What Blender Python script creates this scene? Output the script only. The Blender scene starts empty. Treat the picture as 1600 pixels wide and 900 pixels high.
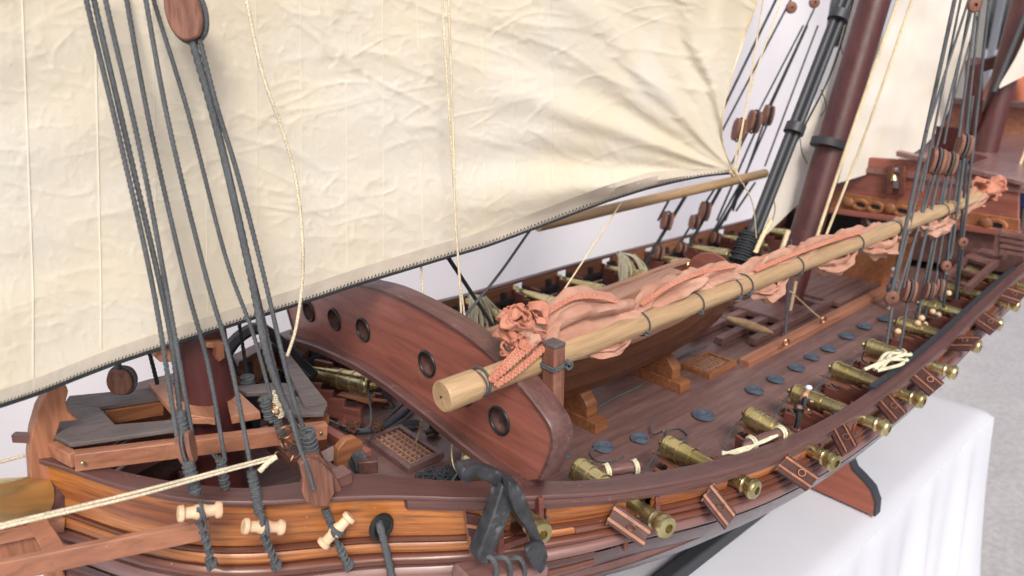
import bpy, bmesh, math, random
from mathutils import Vector, Matrix, noise
V = Vector
random.seed(7)
sc = bpy.context.scene
COL = sc.collection
# ------------------------------------------------------------------ camera, world, light
FPX = 1155.0; TH = math.atan(400/FPX); AZ = math.radians(48); CH = .45
cam_d = bpy.data.cameras.new("camera"); cam = bpy.data.objects.new("camera", cam_d); COL.objects.link(cam)
cam_d.sensor_width = 36; cam_d.lens = FPX/1600*36; cam_d.clip_start = .01; cam_d.clip_end = 500
cam.location = (0, 0, CH)
cam.rotation_euler = (math.pi/2-TH, 0, AZ-math.pi/2)
cam_d.dof.use_dof = True; cam_d.dof.focus_distance = .74; cam_d.dof.aperture_fstop = 7
sc.camera = cam
w = bpy.data.worlds.new("World"); sc.world = w; w.use_nodes = True
nt = w.node_tree; bg = nt.nodes["Background"]; sky = nt.nodes.new("ShaderNodeTexSky")
sky.sky_type = 'NISHITA'; sky.sun_disc = False
SUN_EL, SUN_AZ = math.radians(44), math.radians(-122)     # direction the light comes from (azimuth from +X)
sky.sun_elevation = SUN_EL; sky.sun_rotation = math.pi/2-SUN_AZ; sky.dust_density = 5; sky.air_density = .7; sky.ozone_density = .3
nt.links.new(sky.outputs[0], bg.inputs[0]); bg.inputs[1].default_value = .092
sd = bpy.data.lights.new("sun", 'SUN'); so = bpy.data.objects.new("sun", sd); COL.objects.link(so)
sd.energy = 1.5; sd.angle = math.radians(16); sd.color = (1, .95, .88)
dv = V((math.cos(SUN_EL)*math.cos(SUN_AZ), math.cos(SUN_EL)*math.sin(SUN_AZ), math.sin(SUN_EL)))
so.rotation_euler = dv.to_track_quat('Z', 'Y').to_euler()
sc.view_settings.view_transform = 'Standard'; sc.view_settings.look = 'None'
sc.view_settings.exposure = 0.66; sc.view_settings.gamma = 1
sc.render.engine = 'CYCLES'; sc.render.resolution_x = 1024; sc.render.resolution_y = 576

# ------------------------------------------------------------------ survey: a sight line of the photo cut with a plane of the place
ct, st = math.cos(TH), math.sin(TH)
def ray(px, py):
    a = px-800; b = 450-py; fw = FPX*ct+b*st
    return V((fw*math.cos(AZ)+a*math.sin(AZ), fw*math.sin(AZ)-a*math.cos(AZ), b*ct-FPX*st))
def PX(px, py, x): r = ray(px, py); return V((0, 0, CH))+r*(x/r.x)
def PY(px, py, y): r = ray(px, py); return V((0, 0, CH))+r*(y/r.y)
def PZ(px, py, z): r = ray(px, py); return V((0, 0, CH))+r*((z-CH)/r.z)
def ip(T, x):
    if x <= T[0][0]: return T[0][1]
    for (a, b), (c, d) in zip(T, T[1:]):
        if x <= c: return b+(d-b)*(x-a)/(c-a)
    return T[-1][1]
def ips(T, x):      # smooth monotone cubic through a table
    if x <= T[0][0]: return T[0][1]
    if x >= T[-1][0]: return T[-1][1]
    n = len(T); i = next(k for k in range(n-1) if x <= T[k+1][0])
    d = lambda k: (T[k+1][1]-T[k][1])/(T[k+1][0]-T[k][0])
    def m(k):
        if k == 0: return d(0)
        if k == n-1: return d(n-2)
        a, b = d(k-1), d(k); return 0 if a*b <= 0 else 2*a*b/(a+b)
    h = T[i+1][0]-T[i][0]; t = (x-T[i][0])/h
    return (2*t**3-3*t*t+1)*T[i][1]+(t**3-2*t*t+t)*h*m(i)+(3*t*t-2*t**3)*T[i+1][1]+(t**3-t*t)*h*m(i+1)
def cr(pts, n):      # catmull-rom through points
    P = [V(p) for p in pts]
    if len(P) == 2: return [P[0].lerp(P[1], i/n) for i in range(n+1)]
    P = [P[0]*2-P[1]]+P+[P[-1]*2-P[-2]]; out = []
    m = max(1, round(n/(len(P)-3)))
    for i in range(1, len(P)-2):
        a, b, c, d = P[i-1:i+3]
        for k in range(m):
            t = k/m
            out.append(.5*(2*b+(c-a)*t+(2*a-5*b+4*c-d)*t*t+(3*b-a-3*c+d)*t**3))
    out.append(P[-2]); return out

# ------------------------------------------------------------------ materials
def mat(name, col, rough=.6, metal=0., nodes=None, spec=.5, coat=0):
    m = bpy.data.materials.new(name); m.use_nodes = True
    b = m.node_tree.nodes['Principled BSDF']
    b.inputs['Base Color'].default_value = (*col, 1); b.inputs['Roughness'].default_value = rough
    b.inputs['Metallic'].default_value = metal; b.inputs['Specular IOR Level'].default_value = spec
    b.inputs['Coat Weight'].default_value = coat; b.inputs['Coat Roughness'].default_value = .25
    return m
def nd(m, t, **k):
    n = m.node_tree.nodes.new(t)
    for a, b in k.items(): setattr(n, a, b)
    return n
def lk(m, a, b): m.node_tree.links.new(a, b)
def ramp(m, fac, stops):
    r = nd(m, 'ShaderNodeValToRGB'); el = r.color_ramp.elements
    el[0].position, el[0].color = stops[0][0], (*stops[0][1], 1); el[1].position, el[1].color = stops[-1][0], (*stops[-1][1], 1)
    for p, c in stops[1:-1]: e = el.new(p); e.color = (*c, 1)
    lk(m, fac, r.inputs[0]); return r.outputs[0]
def mp(m, scale, rot=(0, 0, 0), uv=False):
    tc = nd(m, 'ShaderNodeTexCoord'); g = nd(m, 'ShaderNodeMapping'); g.inputs['Scale'].default_value = scale; g.inputs['Rotation'].default_value = rot
    oi = nd(m, 'ShaderNodeObjectInfo'); a = nd(m, 'ShaderNodeVectorMath', operation='MULTIPLY_ADD')
    lk(m, oi.outputs['Random'], a.inputs[1]); a.inputs[0].default_value = (3.1, 1.7, 2.3); lk(m, tc.outputs['UV' if uv else 'Object'], a.inputs[2])
    lk(m, a.outputs[0], g.inputs[0]); return g.outputs[0]
def ns(m, vec, scale, detail=4, rough=.6, dist=0):
    n = nd(m, 'ShaderNodeTexNoise'); n.inputs['Scale'].default_value = scale; n.inputs['Detail'].default_value = detail
    n.inputs['Roughness'].default_value = rough; n.inputs['Distortion'].default_value = dist; lk(m, vec, n.inputs['Vector']); return n.outputs[0]
def mul(m, a, b, fac=1., mode='MULTIPLY'):
    x = nd(m, 'ShaderNodeMix', data_type='RGBA', blend_type=mode); x.inputs[0].default_value = fac
    lk(m, a, x.inputs[6]); lk(m, b, x.inputs[7]) if not isinstance(b, tuple) else setattr(x.inputs[7], 'default_value', (*b, 1)); return x.outputs[2]
def bump(m, h, s, dist=.001, prev=None):
    b = nd(m, 'ShaderNodeBump'); b.inputs['Strength'].default_value = s; b.inputs['Distance'].default_value = dist
    lk(m, h, b.inputs['Height'])
    if prev is not None: lk(m, prev, b.inputs['Normal'])
    return b.outputs[0]
def wood(name, c, axis='X', rough=.5, contrast=.45, grain=1., worn=.25, coat=0., tint=None):
    m = mat(name, c, rough, coat=coat); P = m.node_tree.nodes['Principled BSDF']
    s = {'X': (7, 90, 90), 'Y': (90, 7, 90), 'Z': (90, 90, 7), 'U': (9, 420, 1)}[axis]
    v = mp(m, tuple(q*grain for q in s), uv=axis == 'U'); g = ns(m, v, 1.6, 6, .62, .7 if axis != 'U' else .35); v2 = mp(m, tuple(q*grain*.35 for q in s), uv=axis == 'U'); g2 = ns(m, v2, 1., 3, .5, 1.2 if axis != 'U' else .4)
    dk = tuple(q*(1-contrast) for q in c); lt = tuple(min(1, q*(1+contrast*.75)) for q in c)
    col = ramp(m, g, [(.3, dk), (.5, c), (.72, lt)])
    if tint: col = mul(m, col, ramp(m, g2, [(.38, (1, 1, 1)), (.66, tint)]))
    else: col = mul(m, col, ramp(m, g2, [(.35, (.78, .76, .76)), (.6, (1, 1, 1)), (.75, (1.15, 1.12, 1.1))]))
    vo = mp(m, (1, 1, 1)); d = ns(m, vo, 55, 8, .75)      # dust and small scuffs
    x = nd(m, 'ShaderNodeMix', data_type='RGBA'); lk(m, ramp(m, d, [(.60, (0, 0, 0)), (.74, (worn,)*3)]), x.inputs[0]); lk(m, col, x.inputs[6]); x.inputs[7].default_value = (.42, .36, .34, 1)
    sp = nd(m, 'ShaderNodeTexVoronoi'); sp.inputs['Scale'].default_value = 170; lk(m, vo, sp.inputs['Vector'])
    gate = nd(m, 'ShaderNodeMath', operation='MULTIPLY'); lk(m, ramp(m, sp.outputs['Distance'], [(.07, (1, 1, 1)), (.13, (0, 0, 0))]), gate.inputs[0]); lk(m, ramp(m, ns(m, vo, 31, 2), [(.60, (0, 0, 0)), (.64, (.5,)*3)]), gate.inputs[1])
    x2 = nd(m, 'ShaderNodeMix', data_type='RGBA'); lk(m, gate.outputs[0], x2.inputs[0]); lk(m, x.outputs[2], x2.inputs[6]); x2.inputs[7].default_value = (.6, .55, .5, 1)
    lk(m, x2.outputs[2], P.inputs['Base Color'])
    lk(m, ramp(m, d, [(.3, (rough*.8,)*3), (.7, (min(1, rough*1.3),)*3)]), P.inputs['Roughness'])
    lk(m, bump(m, g, .35, .0006, bump(m, d, .2, .0006)), P.inputs['Normal']); return m
M = {}
M['maroon'] = wood('maroon_wood', (.30, .105, .078), 'Y', .42, .3, .8, .22, .15)
M['cap'] = wood('cap_rail_wood', (.155, .080, .073), 'X', .42, .3, 1, .22, .15)
M['cap_u'] = wood('strake_cap_rail_wood', (.125, .060, .055), 'U', .42, .3, 1, .22, .15)
M['capz'] = wood('dark_trim_wood', (.12, .056, .050), 'Y', .45, .4, 1.3, .35, .1)
M['orange'] = wood('varnished_plank', (.50, .185, .042), 'X', .33, .6, 1.3, .12, .45, (.55, .42, .36))
M['orange_u'] = wood('strake_varnished_plank', (.40, .150, .040), 'U', .33, .6, 1.3, .12, .45, (.55, .42, .36))
M['wale'] = wood('dark_wale', (.15, .052, .032), 'X', .32, .4, 1, .1, .4)
M['wale_u'] = wood('strake_dark_wale', (.15, .052, .032), 'U', .32, .4, 1, .1, .4)
M['lilac'] = wood('weathered_wale', (.23, .125, .115), 'X', .35, .25, 1, .25, .4)
M['lilac_u'] = wood('strake_weathered_wale', (.23, .125, .115), 'U', .35, .25, 1, .25, .4)
M['bottom'] = wood('red_bottom', (.055, .012, .009), 'X', .3, .35, 1, .1, .4)
M['deck'] = wood('deck_wood', (.165, .094, .086), 'X', .46, .34, .9, .3, .1)
M['carr'] = wood('carriage_wood', (.17, .058, .045), 'Y', .5, .4, 1.5, .2)
M['lid'] = wood('lid_wood', (.075, .028, .023), 'Y', .6, .4, 1.5, .15)
M['tan'] = wood('tan_wood', (.36, .16, .095), 'X', .5, .3, 1, .15)
M['tanz'] = wood('tan_wood_upright', (.33, .14, .075), 'Z', .5, .4, 1, .15)
M['tany'] = wood('tan_wood_cross', (.40, .19, .11), 'Y', .5, .3, 1, .15)
M['gold'] = wood('honey_wood', (.26, .105, .045), 'X', .5, .45, 1, .1)
M['pine'] = wood('pine_spar', (.46, .315, .175), 'X', .45, .28, 1.2, .12, .1)
M['birch'] = wood('birch_toggle', (.74, .52, .34), 'X', .5, .16, 1, .04)
M['grey'] = wood('grey_platform', (.135, .115, .112), 'X', .62, .3, 1.2, .18)
M['mast'] = wood('mast_paint', (.085, .024, .024), 'Z', .42, .25, .8, .12, .1)
M['block'] = wood('block_wood', (.21, .095, .065), 'Z', .6, .45, 2, .3)
M['boat'] = wood('boat_plank', (.12, .048, .025), 'X', .38, .4, 1, .08, .2)
M['boatin'] = wood('boat_inside', (.36, .20, .14), 'X', .55, .25, 1, .1)
M['brown'] = wood('chest_wood', (.30, .12, .05), 'X', .45, .35, 1, .1, .2)
M['back'] = wood('inner_plank', (.26, .115, .065), 'X', .5, .4, 1, .15)
M['cradle'] = wood('cradle_wood', (.36, .11, .065), 'Y', .4, .25, .6, .1, .2)
M['post'] = wood('post_wood', (.20, .085, .055), 'Z', .55, .5, 1.5, .25)
M['black'] = mat('black_iron', (.022, .024, .026), .42, .3)
M['blackw'] = mat('black_paint', (.03, .034, .042), .5)
M['grid'] = wood('grating_wood', (.11, .06, .05), 'Y', .5, .3, 1, .2)
def ropemat(name, c, r=.85):
    m = mat(name, c, r, spec=.2); P = m.node_tree.nodes['Principled BSDF']; v = mp(m, (1, 1, 1)); a = ns(m, v, 900, 3); b = ns(m, v, 30, 3)
    lk(m, mul(m, ramp(m, a, [(.3, tuple(q*.6 for q in c)), (.7, tuple(min(1, q*1.5) for q in c))]), ramp(m, b, [(.3, (.8, .8, .8)), (.7, (1.15, 1.15, 1.15))])), P.inputs['Base Color'])
    lk(m, bump(m, a, .6, .0004), P.inputs['Normal']); return m
M['rope'] = ropemat('tarred_rope', (.090, .098, .108)); M['ropeb'] = ropemat('black_rope', (.035, .040, .046))
M['white'] = ropemat('cotton_line', (.66, .59, .44)); M['cream'] = ropemat('cream_line', (.62, .52, .34)); M['bundle'] = ropemat('bundle_line', (.62, .60, .44))
M['tackle'] = ropemat('brown_tackle', (.13, .06, .04)); M['blue'] = ropemat('blue_grey_coil', (.075, .098, .135))
m = mat('brass', (.50, .41, .19), .4, .92); P = m.node_tree.nodes['Principled BSDF']; v = mp(m, (1, 1, 1)); a = ns(m, v, 22, 2); b = ns(m, v, 60, 2)
lk(m, ramp(m, a, [(.35, (.44, .37, .17)), (.55, (.62, .54, .28)), (.75, (.74, .67, .38))]), P.inputs['Base Color']); lk(m, ramp(m, b, [(.3, (.24,)*3), (.7, (.32,)*3)]), P.inputs['Roughness']); M['brass'] = m
M['brass2'] = mat('brass_sleeve', (.72, .62, .30), .34, .85)
M['copper'] = mat('copper_wire', (.42, .22, .13), .35, .9)
m = mat('anchor_iron', (.05, .055, .062), .5, .25); P = m.node_tree.nodes['Principled BSDF']; v = mp(m, (1, 1, 1)); a = ns(m, v, 90, 6, .7)
lk(m, ramp(m, a, [(.35, (.026, .029, .034)), (.60, (.062, .068, .078)), (.74, (.20, .21, .22))]), P.inputs['Base Color']); lk(m, bump(m, a, .3, .001), P.inputs['Normal']); M['anchor'] = m
def cloth(name, c, c2, sc1, fine, trans=0., rough=.85, bs=.5, weave=True):
    m = mat(name, c, rough, spec=.15); P = m.node_tree.nodes['Principled BSDF']; v = mp(m, (1, 1, 1))
    a = ns(m, v, sc1, 4, .55, .4); col = ramp(m, a, [(.36, c), (.66, c2)]); sp = ns(m, v, 420, 2, .5)
    col = mul(m, col, ramp(m, sp, [(.2, (.8, .75, .68)), (.3, (1, 1, 1))])); lk(m, col, P.inputs['Base Color'])
    cz = ns(m, v, fine, 6, .62, 1.3); r = nd(m, 'ShaderNodeMath', operation='ABSOLUTE'); s = nd(m, 'ShaderNodeMath', operation='SUBTRACT'); s.inputs[1].default_value = .5
    lk(m, cz, s.inputs[0]); lk(m, s.outputs[0], r.inputs[0]); nb = bump(m, r.outputs[0], bs, .004)
    if weave: nb = bump(m, ns(m, v, 1500, 2), .25, .0004, nb)
    lk(m, nb, P.inputs['Normal'])
    if trans:
        o = m.node_tree.nodes['Material Output']; t = nd(m, 'ShaderNodeBsdfTranslucent'); x = nd(m, 'ShaderNodeMixShader'); x.inputs[0].default_value = trans
        lk(m, col, t.inputs[0]); lk(m, nb, t.inputs[1]); lk(m, P.outputs[0], x.inputs[1]); lk(m, t.outputs[0], x.inputs[2]); lk(m, x.outputs[0], o.inputs[0])
    return m
M['sail'] = cloth('sail_cotton', (.75, .722, .625), (.75, .68, .52), 6, 34, .25, bs=.2)
M['seam'] = mat('seam_thread', (.70, .665, .56), .9)
M['sail2'] = cloth('pale_sail', (.84, .82, .76), (.82, .78, .68), 6, 14, .2)
M['hem'] = cloth('sail_hem', (.50, .46, .40), (.56, .51, .43), 8, 40, .1, .85, .3)
M['pink'] = cloth('coral_cloth', (.42, .225, .165), (.52, .32, .245), 14, 70, 0, .9, .6)
M['pinkd'] = cloth('coral_braid', (.49, .20, .135), (.53, .255, .18), 30, 90, 0, .9, .3)
M['table'] = cloth('white_tablecloth', (.62, .65, .72), (.58, .61, .69), 3, 5, 0, .7, .22, False)
M['sheet'] = cloth('white_sheet', (.86, .85, .89), (.76, .74, .80), 1.3, 2.2, .3, .6, .5, False)
m = mat('pavement', (.3, .3, .3), .9); P = m.node_tree.nodes['Principled BSDF']; v = mp(m, (1, 1, 1))
lk(m, mul(m, ramp(m, ns(m, v, 3, 6), [(.3, (.36, .355, .37)), (.7, (.44, .435, .45))]), ramp(m, ns(m, v, 60, 5), [(.35, (.85, .85, .85)), (.65, (1.08, 1.08, 1.08))])), P.inputs['Base Color']); M['ground'] = m

# ------------------------------------------------------------------ mesh building
class MB:
    def __init__(s): s.v = []; s.f = []; s.sm = []; s.uv = None
    def add(s, vs, fs, smooth=False):
        o = len(s.v); s.v += [tuple(p) for p in vs]; s.f += [tuple(i+o for i in f) for f in fs]; s.sm += [smooth]*len(fs); return s
    def hexa(s, p):   # 8 points: bottom 4, top 4
        return s.add(p, [(3, 2, 1, 0), (4, 5, 6, 7), (0, 1, 5, 4), (1, 2, 6, 5), (2, 3, 7, 6), (3, 0, 4, 7)])
    def box(s, c, d, R=None):
        c = V(c); q = []
        for z in (-.5, .5):
            for x, y in ((-.5, -.5), (.5, -.5), (.5, .5), (-.5, .5)):
                p = V((x*d[0], y*d[1], z*d[2])); q.append(c+(R@p if R else p))
        return s.hexa(q)
    def bar(s, a, b, w, h, up=(0, 0, 1), t=1.):
        a, b = V(a), V(b); d = (b-a).normalized(); sd = d.cross(V(up)).normalized(); u = sd.cross(d)
        P = []
        for q, k in ((a, 1.), (b, t)): P.append([q+sd*w/2*k*i+u*h/2*k*j for i, j in ((-1, -1), (1, -1), (1, 1), (-1, 1))])
        A, B = P; return s.add(A+B, [(0, 1, 2, 3), (7, 6, 5, 4), (0, 4, 5, 1), (1, 5, 6, 2), (2, 6, 7, 3), (3, 7, 4, 0)])
    def prism(s, pts, ext, smooth=False):   # planar outline extruded by ext
        pts = [V(p) for p in pts]; ext = V(ext); n = len(pts)
        return s.add(pts+[p+ext for p in pts], [tuple(range(n))[::-1], tuple(range(n, 2*n))]+[(i, (i+1) % n, n+(i+1) % n, n+i) for i in range(n)], smooth)
    def tube(s, pts, r, n=8, smooth=True, caps=True, strands=0, pitch=None, squash=None):
        P = [V(p) for p in pts]; L = len(P); R = r if hasattr(r, '__len__') else [r]*L
        T = [(P[min(i+1, L-1)]-P[max(i-1, 0)]).normalized() for i in range(L)]
        nrm = T[0].orthogonal().normalized(); vs = []; acc = 0
        for i in range(L):
            if i: acc += (P[i]-P[i-1]).length; nrm = (nrm-T[i]*nrm.dot(T[i])).normalized()
            bi = T[i].cross(nrm)
            for k in range(n):
                a = 2*math.pi*k/n; rr = R[i]
                if strands: rr *= .66+.44*abs(math.cos(strands/2*(a+acc*2*math.pi/pitch)))
                vs.append(P[i]+(nrm*math.cos(a)+bi*math.sin(a))*rr)
        fs = [(i*n+k, i*n+(k+1) % n, (i+1)*n+(k+1) % n, (i+1)*n+k) for i in range(L-1) for k in range(n)]
        if caps: fs += [tuple(range(n))[::-1], tuple(range((L-1)*n, L*n))]
        return s.add(vs, fs, smooth)
    def lathe(s, a, b, prof, n=20, smooth=True):   # prof: (t along a->b in length units, radius)
        a, b = V(a), V(b); d = (b-a).normalized(); u = d.orthogonal().normalized(); w_ = d.cross(u); vs = []
        for t, r in prof:
            for k in range(n):
                q = 2*math.pi*k/n; vs.append(a+d*t+(u*math.cos(q)+w_*math.sin(q))*r)
        L = len(prof); fs = [(i*n+k, i*n+(k+1) % n, (i+1)*n+(k+1) % n, (i+1)*n+k) for i in range(L-1) for k in range(n)]
        fs += [tuple(range(n))[::-1], tuple(range((L-1)*n, L*n))]
        return s.add(vs, fs, smooth)
    def ring(s, c, nrm, R, r, n=24, k=8, el=1., up=None):
        nrm = V(nrm).normalized(); u = V(up).normalized() if up else nrm.orthogonal().normalized(); w_ = nrm.cross(u); vs = []
        for i in range(n):
            a = 2*math.pi*i/n; rd = u*math.cos(a)+w_*math.sin(a)*el
            for j in range(k):
                b = 2*math.pi*j/k; vs.append(V(c)+rd*R+(rd.normalized()*math.cos(b)+nrm*math.sin(b))*r)
        return s.add(vs, [(i*k+j, ((i+1) % n)*k+j, ((i+1) % n)*k+(j+1) % k, i*k+(j+1) % k) for i in range(n) for j in range(k)], True)
    def ell(s, c, rx, ry, rz, n=14, mtx=None, jit=0):
        vs = []; fs = []
        for i in range(n+1):
            th = math.pi*i/n
            for k in range(n):
                ph = 2*math.pi*k/n; p = V((rx*math.sin(th)*math.cos(ph), ry*math.sin(th)*math.sin(ph), rz*math.cos(th)))
                if jit: p *= 1+jit*noise.noise(p*120+V(c)*50)
                vs.append(V(c)+(mtx@p if mtx else p))
        for i in range(n):
            for k in range(n): fs.append((i*n+k, i*n+(k+1) % n, (i+1)*n+(k+1) % n, (i+1)*n+k))
        return s.add(vs, fs, True)
def link_mesh(name, mb, material, parent=None, bevel=0, sub=0, smooth_all=False):
    me = bpy.data.meshes.new(name); o = parent.matrix_world_loc if False else None
    base = V(parent['_b']) if parent is not None and '_b' in parent else V((0, 0, 0))
    me.from_pydata([tuple(V(p)-base) for p in mb.v], [], mb.f); me.materials.append(M[material] if isinstance(material, str) else material)
    me.polygons.foreach_set('use_smooth', [True]*len(mb.f) if smooth_all else mb.sm); me.update(); me.set_sharp_from_angle(angle=.75)
    if mb.uv:
        ul = me.uv_layers.new(name='uv'); li = [0]*len(me.loops); me.loops.foreach_get('vertex_index', li); ul.data.foreach_set('uv', [c for i in li for c in mb.uv[i]])
    ob = bpy.data.objects.new(name, me); COL.objects.link(ob)
    if parent is not None: ob.parent = parent; ob['_b'] = tuple(base)
    if bevel:
        b = ob.modifiers.new('bevel', 'BEVEL'); b.width = bevel; b.segments = 2; b.limit_method = 'ANGLE'; b.angle_limit = .7
    return ob
part = link_mesh
def tag(o, label, cat, group=None):
    o['label'] = label; o['category'] = cat
    if group: o['group'] = group
    return o
def thing(name, label, cat, loc=(0, 0, 0), group=None):
    o = bpy.data.objects.new(name, None); o.empty_display_size = .01; COL.objects.link(o); o.location = loc; o['_b'] = tuple(loc)
    return tag(o, label, cat, group)
def solo(name, mb, material, label, cat, group=None, bevel=0, base=None):   # a thing that is one mesh, its origin at its base
    if base is None:
        zs = min(mb.v, key=lambda p: p[2]); base = zs
    tmp = {'_b': tuple(base)}
    me = bpy.data.meshes.new(name); b = V(base); me.from_pydata([tuple(V(p)-b) for p in mb.v], [], mb.f); me.materials.append(M[material])
    me.polygons.foreach_set('use_smooth', mb.sm); me.update(); me.set_sharp_from_angle(angle=.9)
    o = bpy.data.objects.new(name, me); COL.objects.link(o); o.location = b; o['_b'] = tuple(b)
    if bevel:
        q = o.modifiers.new('bevel', 'BEVEL'); q.width = bevel; q.segments = 2; q.limit_method = 'ANGLE'; q.angle_limit = .7
    return tag(o, label, cat, group)
def struct(name, mb, material, kind='structure'):
    o = link_mesh(name, mb, material); o['kind'] = kind; return o
def dup(o, parent=None):
    c = o.copy(); COL.objects.link(c)
    if parent is not None: c.parent = parent
    for ch in [q for q in o.children]: dup(ch, c)
    return c
def resample(pts, step):
    P = [V(p) for p in pts]; out = [P[0]]; 
    acc = 0
    for a, b in zip(P, P[1:]):
        L = (b-a).length
        if L == 0: continue
        t = step-acc
        while t <= L: out.append(a+(b-a)*t/L); t += step
        acc = L-(t-step)
    out.append(P[-1]); return out
def rope_mb(pts, r, fine=True, mb=None, curve=True, strands=3):
    mb = mb or MB(); L = sum((V(a)-V(b)).length for a, b in zip(pts, pts[1:]))
    if curve and len(pts) > 2: pts = cr(pts, max(24, int(L/.01)))
    if fine: return mb.tube(resample(pts, r*1.15), r, 12, strands=strands, pitch=r*7)
    return mb.tube(resample(pts, max(r*4, L/60)), r, 7)
def wrap_mb(a, b, r, turns, wr, mb=None):   # lashing: a helix of thin line round the segment a-b
    mb = mb or MB(); a, b = V(a), V(b); d = (b-a).normalized(); u = d.orthogonal().normalized(); w_ = d.cross(u); pts = []
    for i in range(turns*12+1):
        t = i/(turns*12); q = 2*math.pi*turns*t; rr = r*(1+.12*math.sin(q*.37+i*.1))
        pts.append(a+(b-a)*t+(u*math.cos(q)+w_*math.sin(q))*rr)
    return mb.tube(pts, wr, 6)
def knot_mb(c, r, wr, n=40, mb=None, seed=0, sq=(1, 1, 1)):
    mb = mb or MB(); rnd = random.Random(seed); a, b, e = [rnd.uniform(2, 5) for _ in range(3)]; pts = []
    for i in range(n*3):
        t = i/(n*3)*2*math.pi*2; p = V((math.cos(a*t)*sq[0], math.sin(b*t+.7)*sq[1], math.sin(e*t+1.9)*sq[2]))*r; pts.append(V(c)+p)
    return mb.tube(pts, wr, 6)

# ------------------------------------------------------------------ ground, sheet, table
g = MB(); g.add([(-80, -80, -1.05), (80, -80, -1.05), (80, 80, -1.05), (-80, 80, -1.05)], [(0, 1, 2, 3)]); struct('pavement', g, 'ground')
def gridmesh(nu, nv, f):
    vs = [f(i/nu, j/nv) for j in range(nv+1) for i in range(nu+1)]
    fs = [(j*(nu+1)+i, j*(nu+1)+i+1, (j+1)*(nu+1)+i+1, (j+1)*(nu+1)+i) for j in range(nv) for i in range(nu)]
    return MB().add(vs, fs, True)
sh = gridmesh(160, 60, lambda u, v: (-2.0+u*5.6, 1.75+.05*noise.noise(V((u*7, v*2, 0)))+.03*math.sin(u*38+2*noise.noise(V((u*4, v*3, 5)))), -1.03+v*3.2))
solo('backdrop_sheet', sh, 'sheet', 'white fabric sheet hanging as a wall behind the model ship', 'sheet', base=(.8, 1.75, -1.03))
TX, TY0, TY1, TZ = 1.675, .345, 1.12, -.30
t = thing('table', 'long display table hidden beneath the white tablecloth, carrying the ship', 'table', (.3, .73, -1.05))
part('table_top', MB().box(((TX-.012-1.4)/2, (TY0+TY1)/2, TZ-.02), (TX+1.4-.02, TY1-TY0-.02, .024)), 'tan', t)
for x in (-1.3, TX-.08):
    for y in (TY0+.06, TY1-.06): part('leg', MB().box((x, y, (TZ-.035-1.05)/2), (.05, .05, TZ-.035+1.05)), 'black', t)
tc = MB()   # cloth: top, near drop, end drop with corner flare
def topz(x, y): return TZ+.0022*noise.noise(V((x*5, y*5, 1)))-.003*max(0, abs(noise.noise(V((x*2.2-y*1.4, y*2, 4))))*1)
NX, NY = 150, 50
def ftop(u, v):
    x = -1.4+u*(TX+1.4); y = TY0+v*(TY1-TY0); return (x, y, topz(x, y)-.008*math.exp(-((x-TX)/.012)**2)-.008*math.exp(-((y-TY0)/.012)**2))
a = gridmesh(NX, NY, ftop); tc.add(a.v, a.f, True)
def perim(s):   # s along near edge then the end edge, with a rounded corner; returns point and outward direction
    L1 = TX+1.4
    if s < L1: return -1.4+s, TY0, V((0, -1, 0))
    return TX, TY0+(s-L1), V((1, 0, 0))
def fdrop(u, v):
    L1 = TX+1.4; L2 = TY1-TY0; s = u*(L1+L2); x, y, n = perim(s); dc = s-L1
    if abs(dc) < .10: n = (V((0, -1, 0))*(.5-dc/.2)+V((1, 0, 0))*(.5+dc/.2)).normalized()
    d = v*.72; fl = .02+.03*v+.075*v*math.exp(-(dc/.07)**2)
    wob = (.018*math.sin(s*26+1.5*math.sin(s*7))+.012*math.sin(s*61))*v**.7*(1-.6*math.exp(-(dc/.1)**2))
    z0 = ftop(min(1, s/L1) if dc < 0 else 1, 0 if dc < 0 else min(1, dc/L2))[2]
    o = n*(fl*v**.5+wob); zz = -.012*math.exp(-(dc/.02)**2)*0
    return (x+o.x, y+o.y, z0-d+zz)
a = gridmesh(300, 44, fdrop); tc.add(a.v, a.f, True)
solo('tablecloth', tc, 'table', 'white tablecloth draped over the table under the ship, falling in folds at its corner', 'tablecloth', base=(.3, .73, TZ))

# ------------------------------------------------------------------ the ship
yc = .66
ZR = [(0, .14), (.06, .12), (.2, .09), (.33, .066), (.4, .057), (.5, .04), (.6, .023), (.7, .009), (.8, .002), (.9, 0), (1.75, 0), (2.0, .01), (2.7, .05)]
HB = [(.061,.004),(.078,.028),(.091,.051),(.112,.088),(.134,.114),(.158,.132),(.187,.147),(.22,.159),(.257,.172),(.285,.186),(.311,.202),(.344,.227),(.389,.253),(.425,.27),(.458,.284),(.493,.294),(.56,.309),(.638,.321),(.745,.331),(.85,.338),(.945,.340),(1.074,.338),(1.218,.331),(1.381,.320),(1.615,.305),(2.0,.285),(2.6,.22)]
DZ = [(.1, -.025), (.2, -.032), (.43, -.046), (.8, -.062), (1.2, -.068), (1.8, -.065), (2.6, -.05)]
SS = [(.06, 1.62), (.3, 1.5), (.42, 1.17), (.5, 1.0), (3, 1.0)]
zr = lambda x: ips(ZR, x); zd = lambda x: ips(DZ, x); ss = lambda x: ips(SS, x)
def hb(x):
    k = min(.03, max(0, (x-.064)*.5)); return (ips(HB, x-k)+2*ips(HB, x)+ips(HB, x+k))/4
ship = thing('model_ship', 'large wooden model of a galley-rigged warship with maroon deck and varnished hull', 'model ship', (0, 0, 0))
XS = [.064, .068, .073, .08, .088, .098]+[.11+.012*i for i in range(32)]+[.5+.03*i for i in range(71)]
def hull_uv(vs, n):   # run along the plank, and height within it
    out = []; u = 0
    for i, p in enumerate(vs):
        if i % n == 0 and i: u += (V(p)-V(vs[i-n])).length
        out.append((u, (i % n)*.0033+p[2]*0))
    return out
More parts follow.
